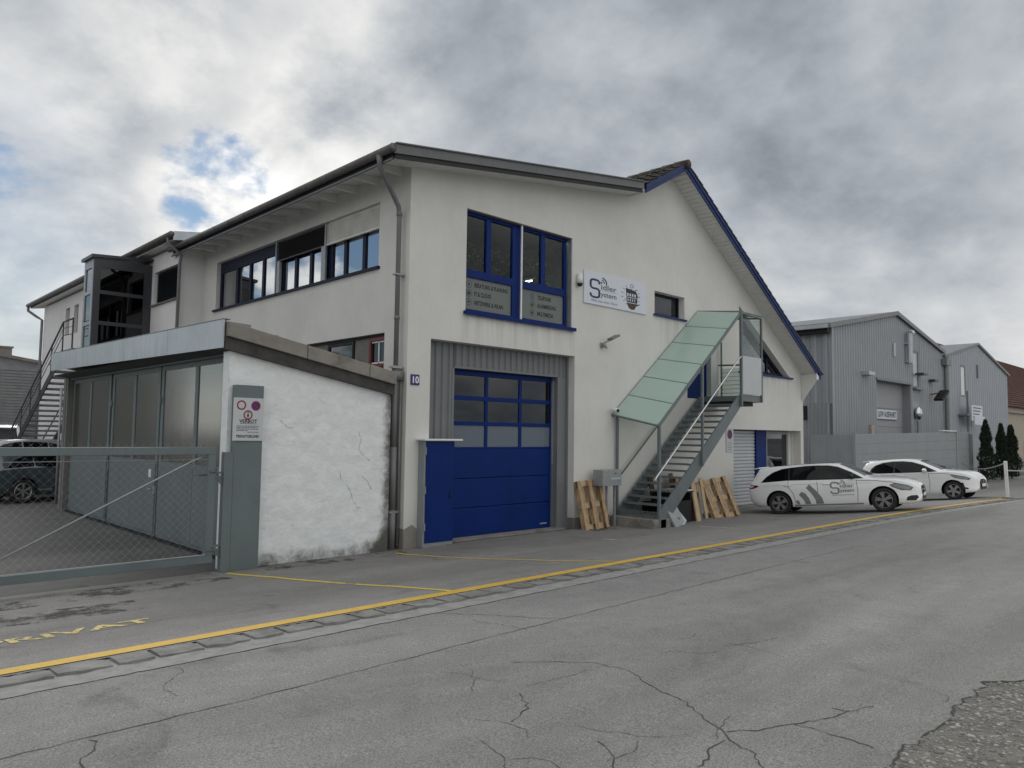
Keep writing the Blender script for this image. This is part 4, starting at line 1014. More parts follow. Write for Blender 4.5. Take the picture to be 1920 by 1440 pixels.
glyphs(mb, 'VERBOT', .085, -3.415, 2.475, F, 0, 'CENTER', bold=.002); ribbon(mb, [(-3.56, 2.462), (-3.27, 2.462)], .006, F); mb.build('lettering', M_inkb, vs_)
mb = MB(); glyphs(mb, 'PRIVATGRUND', .066, -3.415, 2.225, F, 0, 'CENTER', bold=.002, width=.40); mb.build('lettering', M_inkb, vs_)
mb = MB()
for i, (a, b) in enumerate(((-3.62, -3.22), (-3.62, -3.24), (-3.62, -3.23), (-3.62, -3.42), (-3.42, -3.23))):
    x = a
    while x < b: w_ = r_.uniform(.012, .045); mb.box(x, min(b, x+w_), -.1875, -.1865, 2.415-.026*i, 2.428-.026*i); x += w_+.01
mb.build('small_print', M_inkg, vs_, kind='stuff')

# yard gate: welded tube frame, diagonal brace, chain-link infill
gt = thing('yard_gate', 'grey tubular yard gate with chain link infill and a long diagonal brace', 'gate', (-5.6, -.11, 0))
simple('top_rail', M_steel, gt, (-7.40, -3.93, -.16, -.06, 1.945, 2.065), bevel=.006); simple('bottom_rail', M_steel, gt, (-7.40, -3.93, -.16, -.06, .175, .30), bevel=.006)
simple('stile', M_steel, gt, (-4.06, -3.93, -.161, -.059, .301, 1.944), bevel=.006); simple('stile', M_steel, gt, (-7.40, -7.27, -.161, -.059, .301, 1.944), bevel=.006)
mb = MB(); mb.tube([(-4.16, -.13, 1.90), (-4.30, -.13, 1.84), (-7.26, -.13, .32)], .014, 6); mb.build('brace', M_galv, gt, smooth=True)
mb = MB(); mb.tube([(-7.27, -.12, 1.86), (-4.06, -.12, 1.86)], .006, 4); mb.tube([(-7.27, -.165, .315), (-4.06, -.165, .315)], .009, 4); mb.build('tension_wire', M_galv, gt)
mb = MB(); p_ = .125; x0, x1, z0, z1 = -7.27, -4.06, .31, 2.14
def seg(x, z, s_):
    # clip a diagonal starting at (x, z) with slope s_ to the frame rectangle
    t0 = max(0, x0-x); t1 = x1-x
    t1 = min(t1, (z1-z) if s_ > 0 else (z-z0)); 
    if t1 > t0: mb.tube([(x+t0, -.11-.004*s_, z+s_*t0), (x+t1, -.11-.004*s_, z+s_*t1)], .0006, 3, caps=False)
x = x0-(z1-z0)
while x < x1: seg(x, z0, 1); seg(x, z1, -1); x += p_
mb.build('chain_link', M_zinc, gt, kind='stuff', recalc=False)
for z in (.38, 1.66): simple('hinge_pin', M_steel, gt, (-4.03, -3.90, -.20, -.162, z, z+.02), (-3.93, -3.90, -.21, -.1, z, z+.05))
simple('latch_bar', M_black, gt, (-4.20, -4.065, -.14, -.12, 1.60, 1.615))
fp = MB(); fp.tube([(-3.03, 13.96, 0), (-3.03, 13.96, 3.6)], .035, 8); fp.build('fence_post', M_galv, None, smooth=True, label='thin pale steel post beside the dark car behind the yard gate', cat='post')

# ------------------------------------------------------------------ rear wing with lift tower and outside stair
R = thing('rear_wing', 'pale two storey rear wing with shallow roof behind the annex', 'house', (2, 18, 0))
mb = MB(); plate(mb, rect(10.84, 28.0, 0, 8.0), [rect(10.98, 13.1, 6.38, 7.45), rect(23.45, 24.1, 6.3, 7.5), rect(22.1, 22.75, 6.3, 7.5)], .25, SIDE(-.73))
plate(mb, rect(-.48, .35, 0, 7.95), [], .2, FRONT(10.84)); mb.box(-.48, 9, 27.8, 28.0, 0, 8.4); mb.build('wall', M_wall2, R)
def zq(x): return 8.02+.15*(x+.73)
mb = MB(); mb.prism([(-1.10, 10.35, zq(-1.1)+.1), (8, 10.35, zq(8)+.1), (8, 10.35, zq(8)+.26), (-1.10, 10.35, zq(-1.1)+.26)], (0, 18.8, 0)); rf = mb.build('roof', M_zincd, R)
mb = MB(); mb.prism([(-1.14, 10.33, zq(-1.1)+.02), (8, 10.33, zq(8)+.02), (8, 10.33, zq(8)+.29), (-1.14, 10.33, zq(-1.1)+.29)], (0, .03, 0)); mb.build('verge_flashing', M_zinc, rf)
mb = MB(); mb.prism([(-1.08, 10.36, zq(-1.1)+.06), (.0, 10.36, zq(0)+.06), (.0, 10.36, zq(0)+.09), (-1.08, 10.36, zq(-1.1)+.09)], (0, 18.7, 0)); mb.build('soffit', M_soff, rf)
mb = MB(); mb.tube([(-1.2, 10.33, 8.16), (-1.2, 29.15, 8.16)], .085, 10); mb.build('gutter', M_gut, rf, smooth=True)
mb = MB(); mb.tube([(-1.2, 10.6, 8.12), (-1.2, 10.6, 7.92), (-.95, 10.6, 7.75), (-.80, 10.6, 7.6), (-.80, 10.7, 7.4), (-.80, 10.75, .1)], .05, 8); mb.build('downpipe', M_pipe, R, smooth=True)
mb = MB(); mb.tube([(-1.2, 29.0, 8.12), (-1.2, 29.0, 7.9), (-.95, 28.5, 7.6), (-.80, 28.05, 7.4), (-.80, 28.05, .1)], .06, 8); mb.build('downpipe', M_pipe, R, smooth=True)
w_ = MB(); ring_frame(w_, 10.99, 13.09, 6.39, 7.44, .06, .05, SIDE(-.62)); w_ = w_.build('window', M_anth, R)
mb = MB(); z = 6.45
while z < 7.4: mb.prism([(-.66, 11.05, z), (-.60, 11.05, z+.045), (-.595, 11.05, z+.04), (-.655, 11.05, z-.005)], (0, 2.0, 0)); z += .05
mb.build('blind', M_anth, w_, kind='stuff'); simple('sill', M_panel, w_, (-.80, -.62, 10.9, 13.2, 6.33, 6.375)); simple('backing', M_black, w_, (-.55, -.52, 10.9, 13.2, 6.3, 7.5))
for y0 in (23.45, 22.1):
    w_ = MB(); ring_frame(w_, y0+.005, y0+.645, 6.305, 7.495, .06, .05, SIDE(-.6)); w_ = w_.build('window', M_panel, R); simple('pane', G_pane, w_, (-.57, -.565, y0+.06, y0+.6, 6.36, 7.44)); simple('backing', M_inside, w_, (-.52, -.5, y0, y0+.65, 6.3, 7.5))

L = thing('lift_tower', 'dark steel and glass lift tower rising above the annex roof', 'lift', (-1.6, 13.8, 0))
mb = MB(); plate(mb, rect(-2.47, -.74, .0, 7.72), [rect(-2.27, -.98, z0, z1) for z0, z1 in ((6.70, 7.42), (5.72, 6.58), (4.75, 5.60), (3.6, 4.6), (2.4, 3.5), (.3, 2.3))], .08, FRONT(13.29)); mb.build('front_frame', M_anth, L)
mb = MB(); plate(mb, rect(13.37, 14.35, .0, 7.70), [rect(13.52, 14.20, z0, z1) for z0, z1 in ((6.70, 7.42), (5.72, 6.58), (4.75, 5.60), (3.6, 4.6), (2.4, 3.5), (.3, 2.3))], .08, SIDE(-2.47)); mb.build('side_frame', M_galv, L)
for z0, z1 in ((6.70, 7.42), (5.72, 6.58), (4.75, 5.60)): simple('pane', G_dark, L, (-2.27, -.98, 13.32, 13.325, z0, z1)); simple('side_pane', G_pane, L, (-2.44, -2.435, 13.52, 14.20, z0, z1))
mb = MB(); mb.prism([(-2.56, 13.22, 7.70), (-.735, 13.22, 7.86), (-.735, 13.22, 7.93), (-2.56, 13.22, 7.80)], (0, 1.22, 0)); mb.build('roof_cap', M_anth, L)
simple('back_wall', M_anth, L, (-2.38, -.75, 14.25, 14.35, 0, 7.6)); simple('car_shaft', M_panel, L, (-1.35, -1.1, 13.9, 14.1, 0, 7.5)); simple('cabin', M_anth, L, (-2.1, -1.5, 13.6, 14.1, 5.5, 6.6)); simple('white_panel', M_white, L, (-1.22, -1.05, 13.75, 13.8, 6.3, 7.0), (-1.3, -1.05, 13.75, 13.8, 5.95, 6.2))  # plain white panels behind the lift glass

T = thing('yard_stair', 'pale steel outside stair with thin dark railing climbing to the rear wing', 'stair', (-1.9, 20, 0))
y0_, z0_, y1_, z1_ = 25.4, .0, 15.6, 4.86; n_ = 26
tr = MB(); tr.box(-.58, .58, -.155, .155, -.02, .02); tr.box(-.58, .58, .135, .155, -.06, -.02); trm = tr.mesh('tread', M_alum)
for i in range(n_):
    k = (i+.5)/n_; o = bpy.data.objects.new('tread', trm); link(o, T); o.location = Vector((-2.05, y0_+(y1_-y0_)*k, z0_+(z1_-z0_)*(i+1)/n_))-off(T)
for x in (-2.68, -1.44): 
    mb = MB(); mb.bar((x, y0_, z0_), (x, y1_, z1_), .03, .28); mb.build('stringer', M_anth, T)
simple('landing', M_anth, T, (-2.7, -.74, 14.36, 15.7, 4.74, 4.90))
for x in (-2.70,):
    mb = MB(); mb.tube([(x, y0_, z0_+1.0), (x, y1_, z1_+1.0), (x, 14.4, z1_+1.0)], .03, 6); mb.tube([(x, y0_, z0_+.55), (x, y1_, z1_+.55), (x, 14.4, z1_+.5)], .014, 5); mb.tube([(x, y0_, z0_+.78), (x, y1_, z1_+.78), (x, 14.4, z1_+.75)], .010, 5); mb.build('handrail', M_anth, T, smooth=True)
    for k in range(8):
        t = k/7; y = y0_+(y1_-y0_)*t; z = z0_+(z1_-z0_)*t; mb = MB(); mb.tube([(x, y, z), (x, y, z+1.0)], .022, 6); mb.build('baluster', M_anth, T)
    mb = MB(); mb.tube([(x, 14.42, 4.9), (x, 14.42, 5.88)], .025, 6); mb.build('baluster', M_anth, T)
mb = MB(); mb.tube([(-1.42, y0_, z0_+1.0), (-1.42, y1_, z1_+1.0)], .025, 6); mb.build('handrail', M_anth, T)

# far shed at the left edge
B = thing('far_shed', 'distant grey clad shed with a stub chimney at the end of the yard', 'shed', (-5, 34, 0))
mb = MB(); z = -.1
mb.prism([(-14, 32.05, 0), (1.2, 32.05, 0), (1.2, 32.05, 5.45), (-2.2, 32.05, 5.95), (-14, 32.05, 5.9)], (0, 8, 0)); mb.build('wall', M_siding, B)
mb = MB(); z = .1
while z < 5.3: mb.prism([(-14, 32.05, z), (1.2, 32.05, z), (1.2, 32.02, z), (-14, 32.02, z)], (0, 0, .012)); z += .15
mb.build('siding_courses', M_panel, B, kind='stuff')
mb = MB(); mb.prism([(-14.2, 31.85, 5.88), (-2.2, 31.85, 5.94), (1.5, 31.85, 5.40), (1.5, 31.85, 5.55), (-2.2, 31.85, 6.10), (-14.2, 31.85, 6.04)], (0, 8.4, 0)); mb.build('roof', M_conc, B)
mb = MB(); mb.box(-1.6, -1.05, 33, 33.6, 5.7, 6.42); mb.box(-1.66, -.99, 32.94, 33.66, 6.42, 6.5); mb.build('chimney', M_conc, B)


# ------------------------------------------------------------------ outside stair with glass canopy
ST = thing('entrance_stair', 'steel stair with frosted green glass canopy climbing the gable wall', 'stair', (8.9, -.75, 0))
sx0, sz0, sx1, sz1 = 6.95, .42, 10.92, 3.46
slp = (sz1-sz0)/(sx1-sx0)
for y in (-1.42, -.14):
    mb = MB(); mb.prism([(sx0-.10, y, sz0-.30), (sx0+.22, y, sz0-.30), (sx1+.05, y, sz1-.22), (sx1+.05, y, sz1+.09), (sx1-.12, y, sz1+.06), (sx0-.10, y, sz0-.02)], (0, .05, 0)); mb.build('stringer', M_stair, ST, bevel=.004)
nT = 17
tr = MB()
tr.box(-.15, -.11, -.60, .60, -.035, .02); tr.box(.11, .15, -.60, .60, -.035, .0)
for i in range(12): tr.box(-.11+.019*i, -.106+.019*i, -.60, .60, -.025, -.002)
for j in range(7): tr.box(-.11, .11, -.58+.19*j, -.574+.19*j, -.02, -.004)
tr.box(-.15, .15, -.605, -.598, -.06, .0); tr.box(-.15, .15, .598, .605, -.06, .0)
trm = tr.mesh('tread', M_stair)
for i in range(nT):
    k = (i+1)/(nT+1); o = bpy.data.objects.new('tread', trm); link(o, ST)
    o.location = Vector((sx0+(sx1-sx0)*k-.02, -.755, sz0+(sz1-sz0)*k))-off(ST)
simple('base_step', M_conc, ST, (6.58, 7.75, -1.46, -.06, -.03, .25), bevel=.015)
mb = MB()
for i in range(5): mb.box(6.78, 6.80, -1.40, -.12, .26+.036*i, .276+.036*i)
for j in range(14): mb.box(6.785, 6.795, -1.40+.098*j, -1.39+.098*j, .26, .44)
mb.build('toe_grating', M_stair, ST, kind='stuff')
simple('foot_plate', M_stair, ST, (6.84, 7.1, -1.46, -1.36, .02, .30))
# landing
mb = MB(); mb.box(10.90, 12.18, -1.44, -1.40, 3.40, 3.60); mb.box(12.14, 12.18, -1.40, -.02, 3.40, 3.60); mb.box(10.90, 10.94, -1.40, -.02, 3.40, 3.56); mb.build('landing_frame', M_stair, ST, bevel=.003)
mb = MB()
for i in range(30): mb.box(10.94, 12.14, -1.39+.046*i, -1.385+.046*i, 3.50, 3.53)
for i in range(9): mb.box(10.99+.14*i, 11.0+.14*i, -1.4, -.02, 3.505, 3.525)
mb.build('landing_grating', M_stair, ST, kind='stuff')
simple('landing_bracket', M_black, ST, (10.95, 12.0, -1.25, -.05, 3.28, 3.40))
def post(x, y, za, zb, w=.07): simple('post', M_stair, ST, (x-w/2, x+w/2, y-w/2, y+w/2, za, zb), bevel=.004)
post(6.82, -1.44, .0, 2.66); post(8.79, -1.475, 1.55, 4.24, .065); post(10.93, -1.46, 3.25, 6.03); post(12.15, -1.46, 3.40, 6.0, .06); post(6.87, -.07, .2, 2.86, .06)
for z in (3.7, 4.3, 4.72): simple('bracket', M_stair, ST, (10.965, 11.02, -1.475, -1.445, z, z+.03))
# canopy: six panes with joint bars and edge flats
ax, az, bx, bz = 6.70, 2.90, 10.90, 6.20          # wall edge, low to high
dz_ = -.19
def cp(t, s_): return Vector((ax+(bx-ax)*t+(.06*(1-t))*s_, -.03-1.42*s_, az+(bz-az)*t+(dz_-.10*(1-t))*s_))
nrm = Vector((-(bz-az), 0, bx-ax)).normalized()
for i in range(6):
    a, b = i/6+.004, (i+1)/6-.004
    mb = MB(); mb.prism([cp(a, .01), cp(b, .01), cp(b, .985), cp(a, .985)], nrm*.016); mb.build('canopy_pane', G_can, ST)
for i in range(7):
    mb = MB(); mb.bar(cp(i/6, 0)-nrm*.012, cp(i/6, 1)-nrm*.012, .035, .03, nrm); mb.build('canopy_bar', M_stair, ST)
for s_ in (0., 1.):
    mb = MB(); mb.bar(cp(-.004, s_)-nrm*.03, cp(1.004, s_)-nrm*.03, .035, .075, nrm); mb.build('canopy_edge', M_stair, ST)
mb = MB(); mb.bar((10.90, -1.46, 6.02), (12.18, -1.46, 5.98), .05, .05); mb.bar((10.93, -1.44, 6.03), (10.93, -.02, 6.2), .05, .05); mb.bar((12.15, -1.44, 5.98), (12.15, -.02, 6.1), .05, .05); mb.build('landing_head', M_stair, ST)
mb = MB(); mb.prism([(10.95, -1.45, 6.06), (12.2, -1.5, 6.02), (12.2, -.02, 6.14), (10.95, -.02, 6.22)], (0, 0, .014)); mb.build('canopy_pane', G_guard, ST)
# rails and guards
mb = MB(); mb.tube([(6.50, -1.53, 1.20), (6.56, -1.53, 1.30), (10.72, -1.53, 4.66), (10.88, -1.53, 4.70)], .024, 8); mb.build('handrail', M_glint, ST, smooth=True)
mb = MB(); mb.tube([(6.86, -.12, 1.22), (8.9, -.12, 2.84), (10.9, -.12, 4.45)], .022, 8); mb.build('handrail', M_stair, ST, smooth=True)
simple('guard_pane', G_guard, ST, (10.99, 12.11, -1.462, -1.452, 3.64, 5.86)); simple('poster', M_signg, ST, (10.98, 12.12, -1.478, -1.466, 3.62, 4.74))
post(12.15, -.10, 3.6, 5.35, .045)
mb = MB(); mb.tube([(12.15, -1.42, 4.56), (12.15, -.02, 4.62)], .025, 6); mb.build('guard_rail', M_anth, ST)
for k in range(6):
    mb = MB(); mb.tube([(12.15, -1.42, 3.72+.13*k), (12.15, -.05, 3.72+.13*k)], .007, 4); mb.build('guard_wire', M_galv, ST)
simple('guard_pane', G_guard, ST, (12.135, 12.142, -1.38, -.12, 3.64, 4.50))

sc = thing('bullet_camera', 'small white camera at the low end of the glass stair canopy', 'camera', (6.72, -.1, 2.95))
mb = MB(); mb.tube([(6.70, -.12, 3.02), (6.60, -.30, 3.0)], .06, 10); mb.ball((6.70, -.1, 3.02), .065); mb.build('housing', M_white, sc, smooth=True); mb = MB(); mb.tube([(6.602, -.297, 3.0), (6.598, -.304, 3.0)], .045, 10); mb.build('lens', M_black, sc)
lb = thing('letter_box', 'grey letter box on two thin legs beside the glass covered stair', 'letterbox', (6.1, -.35, 0))
simple('box', M_galv, lb, (5.74, 6.50, -.50, -.18, 1.06, 1.47), bevel=.01); simple('flap', M_zinc, lb, (6.05, 6.44, -.512, -.501, 1.22, 1.27)); simple('leg', M_galv, lb, (6.06, 6.11, -.37, -.32, 0, 1.06)); simple('leg', M_galv, lb, (6.38, 6.43, -.37, -.32, 0, 1.06)); simple('lock', M_black, lb, (6.24, 6.27, -.512, -.501, 1.36, 1.39))

# ------------------------------------------------------------------ pallets and clutter by the stair
def pallet(root, w=.82, h=1.22):
    """stood on edge: local x across, y thickness (front = -y), z up"""
    for i in range(5):
        bw = .145 if i in (0, 2, 4) else .10; x = -w/2+.0725+(w-.145)*i/4
        simple('deck_board', M_wood, root, (x-bw/2, x+bw/2, .122, .144, 0, h)).data
    for i in range(3):
        z = (.0725, h/2, h-.0725)[i]; simple('stringer_board', M_woodl, root, (-w/2, w/2, .10, .121, z-.07, z+.07))
    for i in range(3):
        x = -w/2+.05+(w-.10)*i/2
        for z in (.0725, h/2, h-.0725): simple('block', M_woodd if (i+int(z*10)) % 3 else M_wood, root, (x-.05, x+.05, .022, .099, z-.07, z+.07))
        simple('skid', M_wood, root, (x-.055, x+.055, 0, .021, 0, h))
p1_ = thing('wooden_pallet', 'single wooden pallet leaning on the wall between the blue gate and the letter box', 'pallet', (0, 0, 0), 'pallets leaning on the house wall')
pallet(p1_, .84, 1.24); p1_.location = (5.64, -.44, .004); p1_.rotation_euler = (rad(-11), rad(-4), rad(-5))
p2_ = copy_tree(p1_); p2_['label'] = 'pale pallet leaning beside the roller door, nearest to it'; p2_.location = (10.75, -1.12, .012); p2_.rotation_euler = (rad(-22), rad(-6), rad(-10)); p2_.scale = (1.25, 1, .98)
p3_ = copy_tree(p1_); p3_['label'] = 'darker pallet stood nearly upright behind the loose board under the stair'; p3_.location = (9.65, -.42, 0.0); p3_.rotation_euler = (rad(-6), 0, rad(4)); p3_.scale = (1, 1, .96)
def leaning(name, label, cat, mat, x, y, w, h, t, lean, rz=0., ry=0.):
    mb = MB(); mb.box(-w/2, w/2, 0, t, 0, h); o = mb.build(name, mat, None, label=label, cat=cat, bevel=.004)
    o.location = (x, y, gz(y)-.002); me = o.data
    for v in me.vertices: v.co.y -= t/2*0
    o.rotation_euler = (rad(-lean), rad(ry), rad(rz)); return o
leaning('loose_board', 'pale loose softwood board standing under the stair before the dark crate', 'board', M_woodl, 9.12, -1.15, .24, 1.18, .04, 9, 8, -3)
leaning('loose_board', 'narrow grey brown board standing behind the pale softwood board', 'board', M_panel, 9.45, -1.02, .16, 1.05, .04, 8, 5, -2)
leaning('stone_slab', 'square pale grey slab leaning at the foot of the stair stringer', 'slab', M_galv, 7.66, -1.50, .62, .66, .06, 24, 14, -12)
leaning('stone_slab', 'thin smaller slab leaning behind the square grey slab', 'slab', M_zinc, 8.05, -1.38, .45, .46, .03, 34, 18, -22)
bx_ = thing('dark_crate', 'black open crate under the stair with a pale rack on top', 'crate', (8.55, -.7, 0))
simple('side', M_black, bx_, (8.1, 8.14, -1.05, -.35, 0, .82)); simple('side', M_black, bx_, (8.86, 8.90, -1.05, -.35, 0, .82)); simple('back', M_black, bx_, (8.14, 8.86, -.39, -.35, 0, .82)); simple('front', M_black, bx_, (8.14, 8.86, -1.05, -1.01, 0, .60)); simple('lid', M_anth, bx_, (8.05, 8.95, -1.10, -.32, .825, .86))
cr_ = thing('white_rack', 'small white slotted rack lying on the black crate', 'rack', (8.5, -.7, .86))
for i in range(5): simple('bar', M_white, cr_, (8.2+.14*i, 8.27+.14*i, -1.06, -.5, .862, .90))
simple('bar', M_white, cr_, (8.15, 8.9, -1.09, -1.061, .862, .90))
br_ = thing('brown_box', 'brown cardboard box beside the black crate under the stair', 'box', (9.1, -.8, 0))
simple('body', M_brown, br_, (8.93, 9.35, -1.0, -.4, 0, 1.02), bevel=.006); simple('flap', M_wood, br_, (8.93, 9.35, -1.02, -1.001, .80, 1.02))
pl_ = thing('metal_bracket_pile', 'dark scrap metal frame lying under the lower stair treads', 'scrap', (7.9, -.6, 0))
for i in range(4): 
    mb = MB(); mb.bar((7.4+.2*i, -1.0+.1*i, .05+.05*i), (8.0+.05*i, -.3, .35+.06*i), .06, .05); mb.build('bar', M_black, pl_)

# ------------------------------------------------------------------ sheet-clad halls to the right
HA = thing('sheet_hall', 'large grey corrugated hall with a tall gate and LKW AUSFAHRT plate', 'hall', (33.6, 2, 0))
hx0, hx1, hap, hy = 25.49, 41.78, 33.7, 2.0
def hz(x): return 9.08-(9.08-7.62)*abs(x-hap)/((hap-hx0) if x < hap else (hx1-hap))
mb = MB(); corrugated(mb, hx0, hx1, lambda u: -.1, hz, .30, .045, FRONT(hy), [(30.93, 35.97, 5.38), (36.35, 37.35, 7.38)])
mb.build('front_cladding', M_hall, HA)
mb = MB(); mb.add([(36.35, hy, -.1), (37.35, hy, -.1), (37.35, hy, 5.27), (36.35, hy, 5.27)], [(0, 1, 2, 3)]); mb.build('front_panel', M_hall, HA)
mb = MB(); corrugated(mb, hy, 12, lambda u: 3.9, lambda u: 7.25, .55, .06, SIDE(hx0)); mb.build('side_cladding', M_hall, HA)
mb = MB(); corrugated(mb, hy-.0, 9, lambda u: -.1, lambda u: 3.95, .18, .04, SIDE(hx0-.25)); mb.box(hx0-.25, hx0, hy+.001, 9, 3.94, 3.97); mb.build('side_base', M_hall, HA)
simple('side_window', M_black, HA, (hx0-.32, hx0-.26, 3.05, 3.5, 3.2, 3.85)); simple('corner_trim', M_hall, HA, (hx0-.06, hx0+.08, hy-.06, hy+.1, -.1, 7.5))
mb = MB(); mb.prism([(hx0-.45, hy-.15, 7.50), (hap, hy-.15, 9.10), (hap, hy-.15, 9.26), (hx0-.45, hy-.15, 7.66)], (0, 26, 0)); mb.prism([(hap, hy-.15, 9.10), (hx1, hy-.15, 7.64), (hx1, hy-.15, 7.80), (hap, hy-.15, 9.26)], (0, 26, 0)); hr = mb.build('roof', M_zincd, HA)
mb = MB(); mb.prism([(hx0-.5, hy-.20, 7.42), (hap, hy-.20, 9.05), (hap, hy-.20, 9.27), (hx0-.5, hy-.20, 7.64)], (0, .05, 0)); mb.prism([(hap+.002, hy-.20, 9.05), (hx1, hy-.20, 7.60), (hx1, hy-.20, 7.80), (hap+.002, hy-.20, 9.27)], (0, .05, 0)); mb.build('verge_trim', M_zincd, hr)
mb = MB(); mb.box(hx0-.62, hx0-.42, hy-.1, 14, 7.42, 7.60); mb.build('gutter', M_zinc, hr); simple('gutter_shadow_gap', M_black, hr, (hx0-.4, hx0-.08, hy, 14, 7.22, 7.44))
hg = MB(); hg.box(30.93, 35.97, 2.42, 2.47, 0, 5.4); hg = hg.build('hall_gate', M_hgate, HA)
for z in (1.0, 2.0, 3.0, 4.0): simple('gate_joint', M_clad, hg, (30.97, 35.93, 2.41, 2.419, z, z+.02))
simple('gate_reveal', M_hall, HA, (35.93, 35.97, hy+.01, 2.42, 0, 5.38)); simple('gate_reveal', M_hall, HA, (30.93, 30.97, hy+.01, 2.42, 0, 5.38)); simple('gate_lintel', M_zincd, HA, (30.8, 36.1, hy-.1, 2.42, 5.38, 5.50))
pl = MB(); pl.box(32.0, 34.8, 2.36, 2.40, 3.42, 3.92); pl = pl.build('gate_plate', M_signw, HA); mb = MB(); glyphs(mb, 'LKW AUSFAHRT', .42, 32.1, 3.53, FRONT(2.357), 0, width=2.58, bold=.012); mb.build('lettering', M_inkb, pl)
for z in (3.37, 3.921): simple('plate_rim', M_inkg, pl, (31.97, 34.83, 2.37, 2.39, z, z+.049))
hw = MB(); ring_frame(hw, 36.35, 37.35, 5.27, 7.38, .09, .06, FRONT(hy-.01)); hw = hw.build('hall_window', M_zincd, HA); simple('pane', M_zinc, hw, (36.44, 37.26, hy+.03, hy+.05, 5.36, 7.29)); simple('sill', M_zincd, hw, (36.2, 37.5, hy-.25, hy, 5.15, 5.26))
mb = MB(); mb.tube([(35.2, hy-.25, 6.55), (35.25, hy-.25, 8.2)], .15, 8); mb.tube([(35.25, hy-.25, 8.2), (35.5, hy-.3, 8.25)], .18, 8); mb.box(35.0, 35.9, hy-.2, hy, 6.6, 6.66); mb.box(35.0, 35.6, hy-.2, hy, 7.6, 7.66); mb.build('flue', M_zinc, HA)
simple('bracket', M_zinc, HA, (33.2, 33.45, hy-.12, hy-.05, 6.8, 7.5)); simple('lamp', M_zinc, HA, (28.9, 29.7, hy-.4, hy-.06, 5.5, 5.68)); simple('junction_box', M_beige, HA, (29.8, 30.25, hy-.15, hy-.05, 2.55, 3.05)); 
mb = MB(); mb.bar((39.0, hy-.1, 5.0), (39.0, hy-.6, 5.05), .06, .06); mb.bar((38.7, hy-.6, 4.65), (39.4, hy-.75, 5.2), .5, .14); mb.build('flood_lamp', M_black, HA); simple('lamp', M_anth, HA, (38.9, 39.6, hy-.4, hy-.06, 5.75, 5.88)); simple('lamp', M_anth, HA, (36.6, 37.4, hy-.5, hy-.06, 6.0, 6.1))
mb = MB(); mb.ball((36.75, hy-.15, 3.82), .38, 12, 8, (1, .45, 1)); mb.build('mirror', M_chrome, HA, smooth=True); simple('mirror_post', M_zincd, HA, (36.7, 36.8, hy-.14, hy-.06, 2.2, 3.4))

HB = thing('sheet_hall', 'second smaller grey sheet hall with a narrow upright window, right of the tall gate', 'hall', (49.4, 2, 0))
bx0, bx1, bap = 41.82, 57.1, 49.25
def hz2(x): return 8.88-(1.42 if x < bap else 1.63)*abs(x-bap)/((bap-bx0) if x < bap else (bx1-bap))
mb = MB(); corrugated(mb, bx0, bx1, lambda u: -.1, hz2, .5, .035, FRONT(hy), [(45.3, 46.45, 7.25)]); mb.add([(45.3, hy, -.1), (46.45, hy, -.1), (46.45, hy, 5.16), (45.3, hy, 5.16)], [(0, 1, 2, 3)]); mb.build('front_cladding', M_hall2, HB)
mb = MB(); mb.prism([(bx0, hy-.15, 7.45), (bap, hy-.15, 8.88), (bap, hy-.15, 9.02), (bx0, hy-.15, 7.6)], (0, 22, 0)); mb.prism([(bap, hy-.15, 8.88), (bx1+.3, hy-.15, 7.2), (bx1+.3, hy-.15, 7.36), (bap, hy-.15, 9.02)], (0, 22, 0)); mb.build('roof', M_zincd, HB)
mb = MB(); corrugated(mb, hy, 24, lambda u: -.1, lambda u: 7.3, .5, .035, lambda u, v, w: Vector((bx1+w, u, v))); mb.build('side_cladding', M_hall2, HB)
hw = MB(); ring_frame(hw, 45.3, 46.45, 5.16, 7.25, .12, .06, FRONT(hy-.01)); hw = hw.build('hall_window', M_zincd, HB); simple('pane', M_white, hw, (45.42, 46.33, hy+.03, hy+.05, 5.28, 7.13))
simple('vent', M_zincd, HB, (49.0, 49.3, hy-.1, hy-.04, 6.6, 7.5)); mb = MB(); mb.tube([(41.8, hy-.18, 7.5), (41.8, hy-.18, 2.2)], .13, 8); mb.box(41.4, 42.3, hy-.35, hy-.05, 6.9, 7.3); mb.build('downpipe', M_zincd, HB)
bs = thing('yard_sign', 'white yard sign with green grey lines on a bracket before the second hall', 'sign', (46.4, 1.4, 3.5)); simple('board', M_signw, bs, (45.2, 47.6, 1.36, 1.42, 3.6, 4.6)); simple('board', M_signw, bs, (45.6, 47.9, 1.30, 1.35, 3.35, 3.9)); simple('bracket', M_zincd, bs, (44.5, 46, 1.43, 1.99, 3.9, 4.0)); simple('post', M_zincd, bs, (45.0, 45.1, 1.5, 1.6, 0, 5.5))
mb = MB()
for i in range(4): mb.box(45.5, 47.3-.2*i, 1.352, 1.358, 4.4-.2*i, 4.47-.2*i)
mb.build('small_print', M_panel, bs, kind='stuff')

